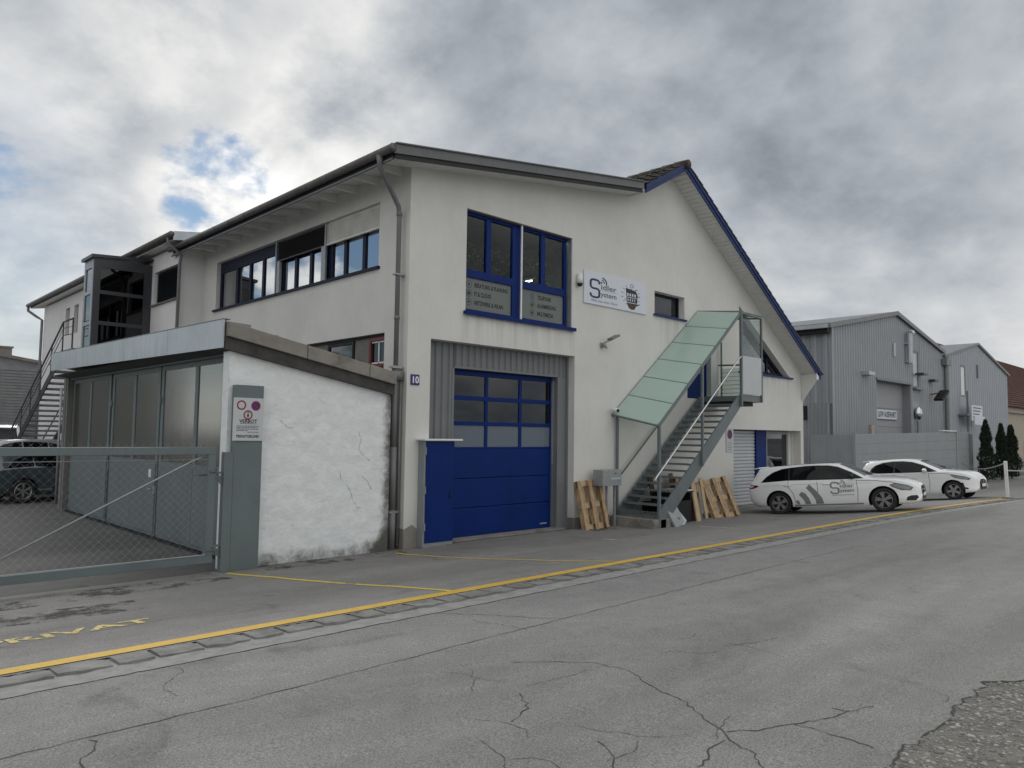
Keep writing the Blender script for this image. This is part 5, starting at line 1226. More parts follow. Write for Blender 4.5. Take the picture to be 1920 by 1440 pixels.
E_ = thing('board_fence', 'tall grey enclosure of horizontal boards in front of the corrugated hall', 'fence', (31, 0, 0))
def ez(x): return 2.55+.018*(x-23)
for b_, (xa, xb) in enumerate(((23.0, 36.78), (36.86, 39.6))):
    for i in range(6):
        f0, f1 = i/6, (i+1)/6-.008; y = 0 if b_ == 0 else .12
        mb = MB(); mb.prism([(xa, y, -.02+f0*ez(xa)), (xb, y, -.02+f0*ez(xb)), (xb, y, f1*ez(xb)), (xa, y, f1*ez(xa))], (0, .06, 0)); mb.build('board', M_encl, E_, bevel=.01)
simple('post', M_encl, E_, (36.74, 36.9, -.03, .12, 0, 2.84)); simple('post', M_encl, E_, (22.92, 23.04, -.02, .1, 0, 2.6)); simple('cap', M_white, E_, (34.3, 36.7, -.06, .14, 2.80, 2.86)); simple('post', M_zincd, E_, (39.55, 39.9, 0, .3, 0, 2.7))
simple('return_side', M_encl, E_, (22.96, 23.0, .1, 1.9, 0, 2.5))

# the tiled house behind
RH = thing('tiled_house', 'beige house under a large red tiled roof beyond the second hall', 'house', (80, 14, 0))
simple('wall', M_beige, RH, (66, 190, 9, 22, -1, 6.2)); simple('cornice', M_beige, RH, (65.8, 190, 8.7, 8.99, 5.5, 6.1))
mb = MB(); mb.prism([(65.5, 8.3, 6.1), (65.5, 15.5, 13.7), (65.5, 23, 6.1)], (125, 0, 0)); rr = mb.build('roof', M_redtile, RH)
mb = MB()
for i in range(24):
    t = i/24; mb.box(65.4, 190, 8.25+7.2*t, 8.55+7.2*t, 6.12+7.6*t, 6.22+7.6*t)
mb.build('tile_courses', M_redtile, rr, kind='stuff')
for x in (84, 90, 96): 
    mb = MB(); plate(mb, [(x, -.5), (x+2.6, -.5), (x+2.6, 1.6)]+arc((x+1.3, 1.6), 1.3, 0, 180, 8)[1:-1]+[(x, 1.6)], [], .05, FRONT(8.94)); mb.build('arched_gate', M_panel, RH)

# conifers, bollard and chain, bare tree
def cypress(x, y, h, w, label, seed):
    t = thing('cypress', label, 'tree', (x, y, 0), 'clipped conifers before the second hall'); r_ = random.Random(seed)
    mb = MB(); mb.tube([(x, y, -.05), (x, y, h*.7)], [.07, .03], 6); mb.build('trunk', M_bark, t)
    mb = MB()
    for k in range(4200):
        u = r_.random()**.8; z = .10+u*(h-.10); R_ = w*(1-u)**.55*(.55+.45*min(1, u*6+.3))*(1+.18*math.sin(z*5+seed)+.1*math.sin(z*11)); a = r_.uniform(0, 6.283); q = R_*r_.uniform(.45, 1.05)
        c = Vector((x+q*math.cos(a), y+q*math.sin(a), z)); d = Vector((math.cos(a)*.5+r_.uniform(-.3, .3), math.sin(a)*.5+r_.uniform(-.3, .3), 1)).normalized()*r_.uniform(.08, .18); s_ = d.cross(Vector((r_.random()-.5, r_.random()-.5, .3))).normalized()*.032
        mb.add([c-s_, c+s_, c+d], [(0, 1, 2)])
    mb.build('crown', M_cyp, t, recalc=False)
cypress(40.1, -.6, 3.45, .47, 'tallest conifer, nearest the board fence, before the second hall', 1)
cypress(43.4, -.6, 3.3, .44, 'middle one of the conifers before the second hall', 2)
cypress(45.7, -.6, 3.25, .55, 'broadest conifer, nearest the beige house', 3)
bo = thing('chain_post', 'leaning white chain post at the end of the yellow kerb line', 'post', (20.35, -5.95, gz(-5.95)))
mb = MB(); mb.bar((20.38, -5.95, gz(-5.95)), (20.20, -5.95, 1.66), .09, .09); mb.build('shaft', M_white, bo); mb = MB(); mb.box(20.24, 20.54, -6.1, -5.8, gz(-5.95)-.01, gz(-5.95)+.06); mb.build('foot', M_conc, bo)
def sag(a, b, s_, n=14): a, b = Vector(a), Vector(b); return [a.lerp(b, i/n)-Vector((0, 0, s_*4*(i/n)*(1-i/n))) for i in range(n+1)]
for nm, a, b, s_ in (('pale rope running from the white chain post to the board fence', (20.22, -5.93, 1.6), (36.6, -.3, 1.1), .25), ('pale rope running from the white chain post past the conifers', (20.24, -5.93, 1.35), (60, -3.2, 1.0), .25)):
    mb = MB(); mb.tube(sag(a, b, s_), .022, 5); mb.build('barrier_rope', M_galv, None, label=nm, cat='rope')
BT = thing('bare_tree', 'bare winter tree showing above the valley between the two halls', 'tree', (62, 30, 0)); r_ = random.Random(12)
mb = MB(); tw_ = MB()
def branch(p, d, l, r, lev):
    pts = [p]; 
    for i in range(4): d = (d+Vector((r_.uniform(-.2, .2), r_.uniform(-.2, .2), r_.uniform(-.05, .2)))).normalized(); pts.append(pts[-1]+d*l/4)
    (mb if lev < 2 else tw_).tube(pts, [r*(1-.15*i) for i in range(5)], 5 if lev < 2 else 3, caps=False)
    if lev < 5:
        for k in range(3 if lev else 6):
            q = pts[r_.randint(2, 4)]; nd = (d*.8+Vector((r_.uniform(-1, 1), r_.uniform(-1, 1), r_.uniform(-.1, .7)))*.75).normalized(); branch(q, nd, l*r_.uniform(.55, .75), r*.5, lev+1)
branch(Vector((62, 30, 0)), Vector((0, 0, 1)), 7.5, .28, 0); mb.build('trunk', M_bark, BT, smooth=True, recalc=False); tw_.build('crown', M_bark, BT, recalc=False)


# ------------------------------------------------------------------ cars
def cat_rom(P, n):
    """Catmull-Rom through tuples, n pieces per span"""
    out = []; L = len(P)
    for i in range(L-1):
        p0, p1, p2, p3 = P[max(i-1, 0)], P[i], P[i+1], P[min(i+2, L-1)]
        for k in range(n):
            t = k/n; out.append(tuple(.5*((2*b)+(-a+c)*t+(2*a-5*b+4*c-d)*t*t+(-a+3*b-3*c+d)*t**3) for a, b, c, d in zip(p0, p1, p2, p3)))
    out.append(tuple(P[-1])); return out

class Car:
    def __init__(s, name, label, st, wb, xr, wr, paint, group=None, clad=None):
        """st: stations (x from the tail, z sill, z shoulder, z top, half widths sill, shoulder, top)"""
        s.root = thing(name, label, 'car', (0, 0, 0), group); s.paint = paint
        S_ = cat_rom(st, 5); s.x0 = xr; ring = None; vs = []; fs = []
        for (x, zb, zs_, zt, wb_, ws, wt) in S_:
            x -= xr; zm = zb+.45*(zs_-zb); g = max(0., zt-zs_)
            P = [(0, zb), (wb_*.8, zb), (wb_, zb+.04), (ws*1.012, zm), (ws, zs_-.03), (ws-.035, zs_+min(.03, g*.3)), ((ws-.05)*.45+wt*1.06*.55, zs_+g*.55), (wt, zt-min(.05, g*.35)), (wt*.72, zt-.006), (0, zt)]
            Q = cat_rom(P, 3); full = [(x, y, z) for y, z in Q]+[(x, -y, z) for y, z in Q[-2:0:-1]]
            ring = len(full); vs += full
        n = len(S_)
        for i in range(n-1):
            for k in range(ring): fs.append((i*ring+k, i*ring+(k+1) % ring, (i+1)*ring+(k+1) % ring, (i+1)*ring+k))
        for e in (0, n-1):
            c = tuple(sum(vs[e*ring+k][j] for k in range(ring))/ring for j in range(3)); vs.append(c); m = len(vs)-1
            for k in range(ring): fs.append((e*ring+k, e*ring+(k+1) % ring, m))
        s.bvh = BVHTree.FromPolygons([Vector(v) for v in vs], fs)
        mb = MB(); mb.add(vs, fs); me = mb.mesh('body', [paint, M_black], smooth=True)
        tmp = bpy.data.objects.new('body_raw', me); COL.objects.link(tmp)
        cut = MB(); 
        for x in (0, wb):
            for sgn in (1, -1): cut.tube([(x, sgn*.56, wr+.005), (x, sgn*1.2, wr+.005)], wr+.055, 28)
        co = bpy.data.objects.new('arch_cut', cut.mesh('arch_cut', [M_black])); COL.objects.link(co)
        bo_ = tmp.modifiers.new('b', 'BOOLEAN'); bo_.operation = 'DIFFERENCE'; bo_.object = co; bo_.solver = 'EXACT'; bo_.material_mode = 'TRANSFER'
        dg = bpy.context.evaluated_depsgraph_get(); me2 = bpy.data.meshes.new_from_object(tmp.evaluated_get(dg)); me2.name = 'body'
        bpy.data.objects.remove(tmp); bpy.data.objects.remove(co)
        s.body = bpy.data.objects.new('body', me2); link(s.body, s.root)
        mod = s.body.modifiers.new('edge', 'EDGE_SPLIT'); mod.split_angle = rad(38)
        for x, nm in ((0, 'wheel'), (wb, 'wheel')):
            for sgn in (1, -1): s.wheel(x, sgn, wr)
    def hit(s, o, d):
        r = s.bvh.ray_cast(Vector(o), Vector(d)); return r[0], r[1]
    def patch(s, name, mat, outline, plane='R', offs=.004, step=.07, parent=None, both=False, smooth=True):
        """a sheet following the body: outline drawn in side (x, z), front / rear (y, z) or top (x, y) view"""
        r = None
        for sgn in ((-1, 1) if both else ((-1,) if plane == 'R' else (1,))):
            pts = [Vector(p) for p in outline]; E_ = []; n = 0; P = []
            for i in range(len(pts)):
                a, b = pts[i], pts[(i+1) % len(pts)]; m = max(1, int((b-a).length/step))
                for k in range(m): P.append(a.lerp(b, k/m))
            n = len(P); E_ = [(i, (i+1) % n) for i in range(n)]
            xs = [p.x for p in P]; zs_ = [p.y for p in P]; L = [(p.x, p.y) for p in P]; u = min(xs)+step*.5
            while u < max(xs):
                v = min(zs_)+step*.5
                while v < max(zs_):
                    if inside((u, v), L): P.append(Vector((u, v)))
                    v += step
                u += step
            q = geometry.delaunay_2d_cdt(P, E_, [], 1, 1e-6); vs = []; ok = True
            for p in q[0]:
                if plane in 'RL': o, d = (p.x, sgn*3, p.y), (0, -sgn, 0)
                elif plane == 'F': o, d = (6, p.x, p.y), (-1, 0, 0)
                elif plane == 'B': o, d = (-6, p.x, p.y), (1, 0, 0)
                else: o, d = (p.x, p.y, 4), (0, 0, -1)
                h, nn = s.hit(o, d)
                if h is None: ok = False; vs.append(Vector((0, 0, .5))); continue
                if nn.dot(Vector(d)) > 0: nn = -nn
                vs.append(h+nn*offs)
            if not ok: continue
            mb = MB(); mb.add(vs, [tuple(f) for f in q[2]]); r = mb.build(name, mat, parent or s.root, smooth=smooth)
        return r
    def strip(s, name, mat, pts, w, plane='R', offs=.003, both=True, step=.06):
        P = []
        for a, b in zip(pts[:-1], pts[1:]):
            a, b = Vector(a), Vector(b); n = max(1, int((b-a).length/step)); P += [a.lerp(b, i/n) for i in range(n)]
        P.append(Vector(pts[-1]))
        for sgn in ((-1, 1) if both else (-1,)):
            def mp(u, v, h):
                if plane in 'RL': o, d = (u, sgn*3, v), (0, -sgn, 0)
                else: o, d = (6, u, v), (-1, 0, 0)
                q, nn = s.hit(o, d)
                if q is None: q = Vector((u, sgn*.7, v)); nn = Vector((0, sgn, 0))
                return q+nn*(offs if nn.dot(Vector(d)) < 0 else -offs)
            mb = MB(); ribbon(mb, P, w, mp); mb.build(name, mat, s.root)
    def wheel(s, x, sgn, r):
        y = sgn*(s.half-.12)
        mb = MB(); ax = (0, sgn, 0)
        mb.lathe([(r*.66, -.10), (r*.93, -.11), (r, -.075), (r*1.0, .05), (r*.97, .085), (r*.90, .10), (r*.70, .088), (r*.66, .06), (r*.66, -.10)], (x, y, r), ax, 36)
        w = mb.build('wheel', M_rubber, s.root, smooth=True)
        rm = MB(); rm.lathe([(r*.70, .082), (r*.66, .094), (r*.62, .075), (r*.60, -.02)], (x, y, r), ax, 36)
        a0 = s.spoke0
        for k in range(s.nsp):
            for dl in ((-.13, .13) if s.dbl else (0,)):
                t = a0+2*math.pi*k/s.nsp; c, s_ = math.cos(t+dl*.55), math.sin(t+dl*.55); c2, s2 = math.cos(t+dl*1.3), math.sin(t+dl*1.3)
                rm.bar((x+c*r*.10, y+sgn*.075, r+s_*r*.10), (x+c2*r*.64, y+sgn*.075, r+s2*r*.64), s.spw*r, .025, ax)
        rm.lathe([(0, .09), (r*.10, .09), (r*.16, .075), (r*.17, .04)], (x, y, r), ax, 16)
        rm.build('rim', s.rim, w, smooth=False)
        mb = MB(); mb.lathe([(0, .0), (r*.60, .0)], (x, y, r), ax, 24); mb.build('brake_disc', M_black, w)
    half = .9; spoke0 = .3; nsp = 5; dbl = True; spw = .11; rim = M_rim
    def mirror(s, x, z, mat, h=None):
        for sgn in (-1, 1):
            q, nn = s.hit((x, sgn*3, z), (0, -sgn, 0)); y = q.y+sgn*.12
            mb = MB(); mb.ball((x-.02, y, z+.03), .10, 12, 8, (.75, 1.15, .68)); mb.bar((x+.03, q.y-sgn*.03, z-.04), (x+.0, y, z-.01), .05, .03); mb.build('mirror', mat, s.root, smooth=True)
    def place(s, rear, front, wb):
        a, b = Vector(rear), Vector(front); d = (b-a).normalized(); s.root.location = a
        q = d.to_track_quat('X', 'Z'); s.root.rotation_mode = 'QUATERNION'; s.root.rotation_quaternion = q

EST = [(0, .50, .80, .90, .58, .64, .52), (.03, .42, .84, .97, .70, .77, .60), (.14, .33, .885, 1.10, .80, .865, .64), (.30, .28, .92, 1.33, .84, .89, .60), (.40, .265, .935, 1.405, .85, .895, .59), (.85, .235, .945, 1.435, .87, .905, .575), (1.6, .20, .95, 1.455, .88, .91, .57), (2.25, .19, .945, 1.45, .88, .905, .565), (2.62, .19, .94, 1.41, .88, .90, .56), (2.95, .19, .935, 1.27, .88, .90, .60), (3.25, .19, .93, 1.11, .88, .895, .66), (3.42, .19, .92, 1.015, .88, .89, .70), (3.6, .19, .90, .975, .88, .885, .70), (4.0, .20, .865, .945, .88, .88, .70), (4.3, .21, .81, .895, .87, .86, .66), (4.5, .22, .735, .83, .83, .80, .60), (4.62, .235, .65, .75, .76, .72, .54), (4.68, .28, .57, .665, .66, .62, .48)]
Car.half = .905; Car.rim = pm('two tone alloy', (.24, .24, .245), .35, metal=.6, var=.05); Car.spoke0 = .45; Car.spw = .13
c1 = Car('estate_car', 'white estate car with grey wave foil and Sidler System lettering, nearest the roller door', EST, 2.84, .93, .332, M_carw, 'white cars parked before the house')
X = lambda P: [(a-.93, b) for a, b in P]
win = [[(.47, .985), (.62, 1.13), (.80, 1.245), (1.05, 1.325), (1.24, 1.345), (1.24, 1.015)], [(1.28, 1.017), (1.28, 1.35), (1.7, 1.372), (2.03, 1.372), (2.03, .992)], [(2.08, .99), (2.08, 1.37), (2.35, 1.352), (2.6, 1.30), (2.95, 1.135), (3.24, .975), (2.7, .978)]]
c1.patch('window_surround', M_black, X([(.42, .965), (.60, 1.145), (.79, 1.262), (1.04, 1.345), (1.3, 1.37), (1.75, 1.392), (2.08, 1.390), (2.38, 1.370), (2.63, 1.315), (2.99, 1.145), (3.32, .955), (2.7, .958), (2.0, .972), (1.2, .995)]), offs=.003, both=True)
for w in win: c1.patch('window', M_cglass, X(w), offs=.008, both=True)
c1.patch('windscreen', M_wglass, [(2.68-.93, -.50), (3.33-.93, -.66), (3.38-.93, -.4), (3.40-.93, 0), (3.38-.93, .4), (3.33-.93, .66), (2.68-.93, .50), (2.62-.93, 0)], 'T', .004)
c1.patch('rear_window', M_cglass, [(-.56, 1.02), (-.50, 1.30), (0, 1.33), (.50, 1.30), (.56, 1.02)], 'B', .004)
c1.patch('roof_panel', M_cglass, [(.95-.93, -.46), (2.5-.93, -.46), (2.5-.93, .46), (.95-.93, .46)], 'T', .004)
mb = MB(); mb.prism([(.33-.93, -.56, 1.395), (.33-.93, .56, 1.395), (.16-.93, .52, 1.375), (.16-.93, -.52, 1.375)], (0, 0, .035)); mb.build('spoiler', M_carw, c1.root, bevel=.01)
c1.patch('tail_lamp', M_rlamp, X([(.045, .79), (.10, .93), (.30, .90), (.38, .86), (.20, .80)]), both=True)
c1.patch('headlamp', M_lamp, X([(3.98, .74), (4.12, .765), (4.38, .70), (4.50, .645), (4.44, .58), (4.26, .60), (4.06, .68)]), both=True, offs=.006)
c1.patch('headlamp_mask', M_black, X([(3.95, .745), (4.12, .785), (4.40, .715), (4.53, .645), (4.46, .565), (4.25, .585), (4.03, .675)]), both=True, offs=.003)
c1.patch('grille', M_black, [(-.36, .44), (-.44, .58), (-.40, .665), (.40, .665), (.44, .58), (.36, .44)], 'F', .006)
c1.strip('grille_bar', M_chrome, [(-.42, .555), (.42, .555)], .03, 'F', .012, both=False)
mb = MB(); q, nn = c1.hit((6, 0, .56), (-1, 0, 0)); mb.lathe([(.085, .01), (.095, .03), (.075, .03), (.07, .01)], q, (1, 0, 0), 18)
for a in (90, 210, 330): mb.bar(q+Vector((.025, 0, 0)), q+Vector((.025, .08*math.cos(rad(a)), .08*math.sin(rad(a)))), .014, .014, (1, 0, 0))
mb.build('star_badge', M_chrome, c1.root)
c1.patch('lower_grille', M_black, [(-.42, .27), (-.36, .37), (.36, .37), (.42, .27)], 'F', .006)
c1.patch('air_intake', M_black, X([(4.33, .30), (4.36, .39), (4.46, .43), (4.60, .43), (4.63, .36), (4.56, .29)]), both=True, offs=.005)
c1.patch('number_plate', M_white, [(-.26, .385), (-.26, .465), (.26, .465), (.26, .385)], 'F', .03)
c1.patch('sill_trim', M_trim, X([(1.36, .235), (1.36, .275), (3.25, .275), (3.25, .235)]), both=True)
for P_ in ([(2.06, .98), (2.06, .6), (2.0, .28)], [(3.12, .94), (3.14, .6), (3.10, .28)], [(1.26, 1.0), (1.22, .82), (1.36, .62), (1.42, .28)], [(3.12, .905), (3.6, .88), (4.02, .815), (4.12, .775)]): c1.strip('panel_gap', M_black, X(P_), .012)
c1.strip('crease', M_trim, X([(.5, .86), (1.5, .865), (2.6, .85), (3.5, .82)]), .006)
for x_ in (1.12, 2.22): 
    for sgn in (-1, 1):
        q, nn = c1.hit((x_-.93+.1, sgn*3, .845), (0, -sgn, 0)); mb = MB(); mb.tube([q+Vector((-.10, 0, 0)), q+Vector((-.08, sgn*.03, .003)), q+Vector((.08, sgn*.03, .003)), q+Vector((.10, 0, 0))], .016, 6); mb.build('door_handle', M_carw, c1.root, smooth=True)
c1.mirror(3.02-.93, 1.0, M_black)
# foil: three grey arcs and the company lettering on the side turned to the street
for a in ([(1.74, .76), (1.84, .86), (2.02, .66), (2.16, .46), (2.20, .29), (1.98, .29), (1.97, .42), (1.89, .58)], [(1.52, .565), (1.60, .655), (1.71, .60), (1.80, .45), (1.84, .29), (1.68, .29), (1.66, .38), (1.60, .47)], [(1.42, .37), (1.45, .42), (1.50, .40), (1.53, .29), (1.46, .29), (1.44, .33)]):
    c1.patch('foil_arc', M_trim, X(a), 'R', .005, both=False)
def side_map(car): 
    def f(u, v, h):
        q, nn = car.hit((u, -3, v), (0, 1, 0)); return (q if q else Vector((u, -.9, v)))+Vector((0, -.006, 0))
    return f
SM = side_map(c1); d_, g_ = MB(), MB(); ox, oz, k = 2.42-.93, .56, .34
logo(d_, g_, ox, oz, k, lambda u, v, w: SM(ox+(u-ox)*1.35, v, w)); d_.build('logo', M_trim, c1.root); ribbon(g_, [(ox+.02, oz-.045), (ox+.62, oz-.045)], .012, SM); g_.build('lettering', M_trim, c1.root)
def on(x, y): return (x, y, gz(y))
c1.place((13.30, -1.72, gz(-1.72)), (13.86, -4.50, gz(-4.50)+.02), 2.84)

HAT = [(0, .52, .82, .92, .55, .60, .50), (.04, .44, .87, 1.0, .66, .73, .58), (.15, .36, .93, 1.18, .77, .82, .60), (.32, .30, .965, 1.40, .81, .85, .57), (.45, .27, .975, 1.455, .82, .86, .56), (.9, .24, .975, 1.49, .84, .87, .555), (1.4, .20, .97, 1.50, .845, .87, .55), (1.85, .20, .965, 1.475, .845, .87, .545), (2.2, .20, .96, 1.385, .85, .87, .56), (2.55, .20, .955, 1.23, .85, .865, .61), (2.85, .20, .95, 1.09, .85, .86, .67), (3.0, .20, .94, 1.035, .85, .855, .69), (3.2, .205, .93, 1.005, .85, .85, .70), (3.5, .215, .885, .965, .83, .83, .66), (3.7, .225, .81, .905, .79, .77, .58), (3.84, .24, .71, .81, .71, .67, .50), (3.93, .30, .60, .69, .60, .56, .42)]
Car.half = .865; Car.rim = M_rim; Car.dbl = False; Car.spw = .26; Car.spoke0 = .8
c2 = Car('hatchback_car', 'plain white hatchback with bright five spoke wheels, farther from the roller door', HAT, 2.55, .66, .312, M_carw, 'white cars parked before the house')
X = lambda P: [(a-.66, b) for a, b in P]
c2.patch('window_surround', M_black, X([(.52, 1.06), (.56, 1.18), (.70, 1.30), (.95, 1.385), (1.3, 1.415), (1.65, 1.405), (1.95, 1.36), (2.3, 1.235), (2.78, .985), (2.6, .975), (1.6, .985), (.75, 1.0)]), offs=.003, both=True)
for w in ([(.58, 1.07), (.62, 1.17), (.74, 1.28), (.97, 1.36), (1.33, 1.392), (1.33, 1.005), (.8, 1.02)], [(1.40, 1.002), (1.40, 1.39), (1.66, 1.383), (1.93, 1.34), (2.25, 1.225), (2.66, 1.005), (2.3, .997)]): c2.patch('window', M_cglass, X(w), offs=.008, both=True)
c2.patch('windscreen', M_wglass, [(2.2-.66, -.49), (2.90-.66, -.64), (2.96-.66, -.3), (2.97-.66, 0), (2.96-.66, .3), (2.90-.66, .64), (2.2-.66, .49), (2.12-.66, 0)], 'T', .004)
c2.patch('rear_window', M_cglass, [(-.58, 1.02), (-.50, 1.36), (.50, 1.36), (.58, 1.02)], 'B', .004)
c2.patch('tail_panel', M_black, X([(.03, .95), (.14, 1.12), (.27, 1.36), (.36, 1.38), (.22, 1.08), (.12, .92)]), both=True)
mb = MB(); mb.prism([(.44-.66, -.54, 1.45), (.44-.66, .54, 1.45), (.20-.66, .50, 1.43), (.20-.66, -.50, 1.43)], (0, 0, .04)); mb.build('spoiler', M_carw, c2.root, bevel=.012)
c2.patch('headlamp_mask', M_black, X([(3.16, .845), (3.35, .835), (3.62, .77), (3.76, .70), (3.70, .645), (3.48, .69), (3.30, .745)]), both=True, offs=.003)
c2.patch('headlamp', M_lamp, X([(3.22, .835), (3.36, .822), (3.60, .76), (3.72, .70), (3.67, .66), (3.48, .70), (3.32, .755)]), both=True, offs=.006)
c2.patch('grille', M_black, [(-.46, .30), (-.40, .56), (-.22, .66), (.22, .66), (.40, .56), (.46, .30)], 'F', .006)
mb = MB(); q, nn = c2.hit((6, 0, .60), (-1, 0, 0)); mb.lathe([(.05, .01), (.065, .02), (.05, .02)], q, (1, 0, 0), 16); mb.build('badge', M_chrome, c2.root)
c2.patch('number_plate', M_white, [(-.26, .40), (-.26, .50), (.26, .50), (.26, .40)], 'F', .03)
c2.patch('air_intake', M_black, X([(3.50, .36), (3.49, .58), (3.54, .56), (3.57, .42), (3.68, .38), (3.66, .34)]), both=True, offs=.005)
for P_ in ([(1.36, 1.0), (1.36, .6), (1.30, .28)], [(2.50, .95), (2.52, .6), (2.48, .28)], [(2.5, .93), (3.0, .90), (3.3, .85)]): c2.strip('panel_gap', M_black, X(P_), .011)
for x_ in (.72, 1.5):
    for sgn in (-1, 1):
        q, nn = c2.hit((x_-.66+.1, sgn*3, .88), (0, -sgn, 0)); mb = MB(); mb.tube([q+Vector((-.09, 0, 0)), q+Vector((-.07, sgn*.028, .003)), q+Vector((.07, sgn*.028, .003)), q+Vector((.09, 0, 0))], .015, 6); mb.build('door_handle', M_carw, c2.root, smooth=True)
c2.mirror(2.42-.66, 1.02, M_carw)
fr = Vector((20.62, -4.52)); hd = Vector((.02, -1.0)).normalized(); re = fr-hd*2.55
c2.place((re.x, re.y, gz(re.y)), (fr.x, fr.y, gz(fr.y)), 2.55)

def scale_st(st, kx, kz, kw, lift=0.): return [(a*kx, b*kz+lift, c*kz+lift, d*kz+lift, e*kw, f*kw, g*kw) for a, b, c, d, e, f, g in st]
Car.half = .98; Car.rim = M_rim; Car.dbl = False; Car.spw = .13; Car.nsp = 6; Car.spoke0 = .5
SUV = scale_st(EST, .99, 1.08, 1.08, .03)
c3 = Car('dark_suv', 'dark green grey car parked in the yard behind the chain link gate', SUV, 2.82, .93, .37, M_cargd)
X = lambda P: [(a*.99-.93, b*1.08+.03) for a, b in P]
c3.patch('window_surround', M_chrome, X([(.42, .955), (.60, 1.155), (.79, 1.272), (1.04, 1.355), (1.3, 1.38), (1.75, 1.402), (2.08, 1.400), (2.38, 1.380), (2.65, 1.325), (3.02, 1.15), (3.36, .945), (2.7, .948), (2.0, .962), (1.2, .985)]), both=True, offs=.003)
for w in win: c3.patch('window', M_cglass, X(w), offs=.008, both=True)
c3.patch('windscreen', M_wglass, [(2.68*.99-.93, -.52), (3.33*.99-.93, -.70), (3.40*.99-.93, 0), (3.33*.99-.93, .70), (2.68*.99-.93, .52), (2.62*.99-.93, 0)], 'T', .004)
c3.patch('door_trim', M_chrome, X([(1.4, .33), (1.4, .36), (3.2, .36), (3.2, .33)]), both=True)
c3.patch('headlamp', M_lamp, X([(3.98, .74), (4.12, .765), (4.38, .70), (4.50, .645), (4.44, .58), (4.06, .68)]), both=True)
c3.patch('grille', M_black, [(-.4, .42), (-.45, .66), (.45, .66), (.4, .42)], 'F', .006)
for P_ in ([(2.06, .98), (2.0, .28)], [(3.12, .94), (3.10, .28)]): c3.strip('panel_gap', M_black, X(P_), .012)
c3.mirror(3.0*.99-.93, 1.13, M_cargd)
Car.half = .905; Car.nsp = 5
hd3 = Vector((.97, .243)).normalized(); r3 = Vector((-3.98, 15.62)); f3 = r3+hd3*2.82
c3.place((r3.x, r3.y, 0), (f3.x, f3.y, 0), 2.82)
c4 = Car('silver_estate', 'silver estate car parked behind the dark car, only its roof showing above the gate rail', scale_st(EST, 1, 1.16, 1), 2.84, .93, .34, M_carsil)
X = lambda P: [(a-.93, b*1.16) for a, b in P]
for w in win: c4.patch('window', M_cglass, X(w), offs=.006, both=True)
c4.place((-2.2, 18.6, .25), (-5.0, 18.3, .25), 2.84)
c5 = Car('black_car', 'black car cut off by the picture edge beyond the chain post', EST, 2.84, .93, .332, M_carblk)
X = lambda P: [(a-.93, b) for a, b in P]
for w in win: c5.patch('window', M_cglass, X(w), offs=.006, both=True)
c5.patch('headlamp', M_lamp, X([(3.98, .74), (4.12, .765), (4.38, .70), (4.50, .645), (4.44, .58), (4.06, .68)]), both=True)
c5.place((44.2, -4.4, .2), (41.4, -4.0, .2), 2.84)
VAN = [(0, .45, 1.1, 2.2, .86, .90, .80), (.1, .40, 1.15, 2.4, .92, .97, .82), (1.0, .35, 1.2, 2.48, .94, .98, .82), (2.6, .35, 1.2, 2.48, .94, .98, .82), (3.5, .35, 1.2, 2.40, .94, .97, .80), (4.1, .35, 1.2, 1.95, .93, .96, .80), (4.6, .35, 1.15, 1.35, .92, .94, .80), (5.1, .35, .95, 1.15, .88, .88, .75), (5.3, .40, .75, .90, .75, .75, .6)]
c6 = Car('white_van', 'white van standing far back in the yard beside the outside stair', VAN, 3.3, .95, .36, M_carw)
c6.patch('window', M_cglass, [(2.55, 1.25), (2.55, 1.9), (2.95, 1.85), (3.4, 1.35)], both=True); c6.patch('windscreen', M_cglass, [(3.68-.95, -.7), (4.5-.95, -.78), (4.5-.95, .78), (3.68-.95, .7)], 'T', .005)
c6.place((-2.05, 29.6, 0), (-2.55, 26.6, 0), 3.3)
c7 = Car('blue_car', 'blue car half hidden behind the outside stair treads', HAT, 2.55, .66, .31, M_carbl)
X = lambda P: [(a-.66, b) for a, b in P]
for w in ([(.58, 1.07), (.74, 1.28), (1.33, 1.392), (1.33, 1.005)], [(1.40, 1.002), (1.40, 1.39), (1.93, 1.34), (2.66, 1.005)]): c7.patch('window', M_cglass, X(w), offs=.006, both=True)
c7.place((-.3, 30.3, 0), (-.75, 27.8+3, 0), 2.55)

# the tube seen in the show window; two unseen ones added to light plants
M_lit = bpy.data.materials.new('lit tube'); M_lit.use_nodes = True; N_ = NT(M_lit.node_tree); M_lit.node_tree.nodes.clear()
N_.n('ShaderNodeOutputMaterial', {0: N_.n('ShaderNodeEmission', {0: (1, .98, .86, 1), 1: 9.0})})
for lb_, x0_, y0_, x1_, y1_, z_ in (('lit fluorescent tube hanging low behind the third pane of the show window', 4.35, 1.3, 5.2, 1.5, 6.27), ('unseen tube added above the first panes of the show window to light the plants', 1.7, .72, 3.1, .72, 7.52), ('unseen tube added above the last panes of the show window to light the plants', 3.5, .72, 4.9, .72, 7.52)):
    lt = thing('ceiling_lamp', lb_, 'lamp', ((x0_+x1_)/2, (y0_+y1_)/2, z_), 'lit tubes in the show room')
    mb = MB(); mb.tube([(x0_+.05, y0_, z_), (x1_-.05, y1_, z_+(.22 if z_ < 7 else 0))], .022, 8); mb.build('tube', M_lit, lt)
    mb = MB(); mb.bar((x0_, y0_+.01, z_+.06), (x1_, y1_+.01, z_+.06+(.22 if z_ < 7 else 0)), .12, .05); mb.build('fitting', M_white, lt)

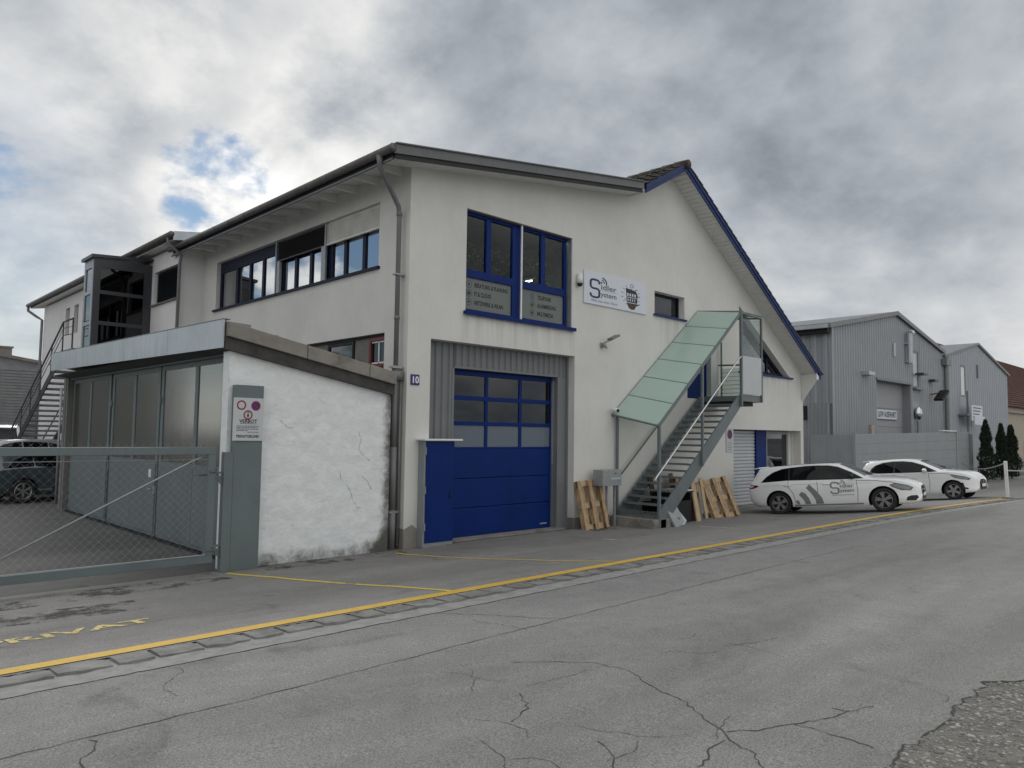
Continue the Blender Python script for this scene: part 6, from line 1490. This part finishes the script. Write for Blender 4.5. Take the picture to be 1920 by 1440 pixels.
# damp, dirty asphalt along the foot of the walls
M_damp = worn_paint('damp dirt on asphalt', (.06, .057, .05), .625, 3.2, .9)
for P_, w_ in (([(-3.1, -.22), (-2.2, -.28), (-1.2, -.26), (-.2, -.30)], .55), ([(-8.5, -.62), (-6.5, -.70), (-5.0, -.62), (-3.9, -.45)], .7), ([(5.3, -.35), (8, -.5), (12.8, -.42)], .6), ([(-7.8, -1.6), (-6.8, -1.9), (-5.6, -2.0)], .9)):
    ground_strip('damp_stain', M_damp, P_, w_, forecourt, .003, step=.2)
# door furniture and seals
mb = MB(); mb.tube([(1.02, -.228, 1.0), (1.02, -.255, 1.0), (1.02, -.255, 1.12), (1.02, -.228, 1.12)], .01, 6); mb.build('handle', M_black, cab)
simple('bottom_seal', M_black, gd, (1.46, 4.82, .412, .46, .0, .028))

# more clutter below the stair
for lb_, x_, y_, w_, h_, mt_ in (('dark brown plank leaning between the black crate and the wall', 8.35, -.30, .22, 1.28, M_brown), ('weathered plank leaning behind the brown box', 9.30, -.34, .20, 1.30, M_woodd), ('pale plank leaning left of the pale pallet', 10.02, -.85, .15, 1.16, M_woodl)):
    leaning('plank', lb_, 'plank', mt_, x_, y_, w_, h_, .03, 8, 3, -4)
for lb_, x_, y_, sx_, sz_ in (('low black tub under the first stair treads', 7.75, -.85, .5, .30), ('taller black bin beside the low tub under the stair', 7.95, -.35, .42, .55)):
    tb = thing('plastic_tub', lb_, 'tub', (x_, y_, 0)); mb = MB(); mb.lathe([(0, .01), (sx_*.42, .01), (sx_*.5, sz_), (sx_*.54, sz_), (sx_*.54, sz_-.03)], (x_, y_, 0), (0, 0, 1), 18); mb.build('body', M_black, tb, smooth=True)
    mb = MB(); mb.tube([(x_-sx_*.3, y_-sx_*.42, sz_-.02), (x_-sx_*.3, y_-sx_*.5, sz_+.03), (x_+sx_*.3, y_-sx_*.5, sz_+.03), (x_+sx_*.3, y_-sx_*.42, sz_-.02)], .012, 6); mb.build('handle', M_anth, tb)
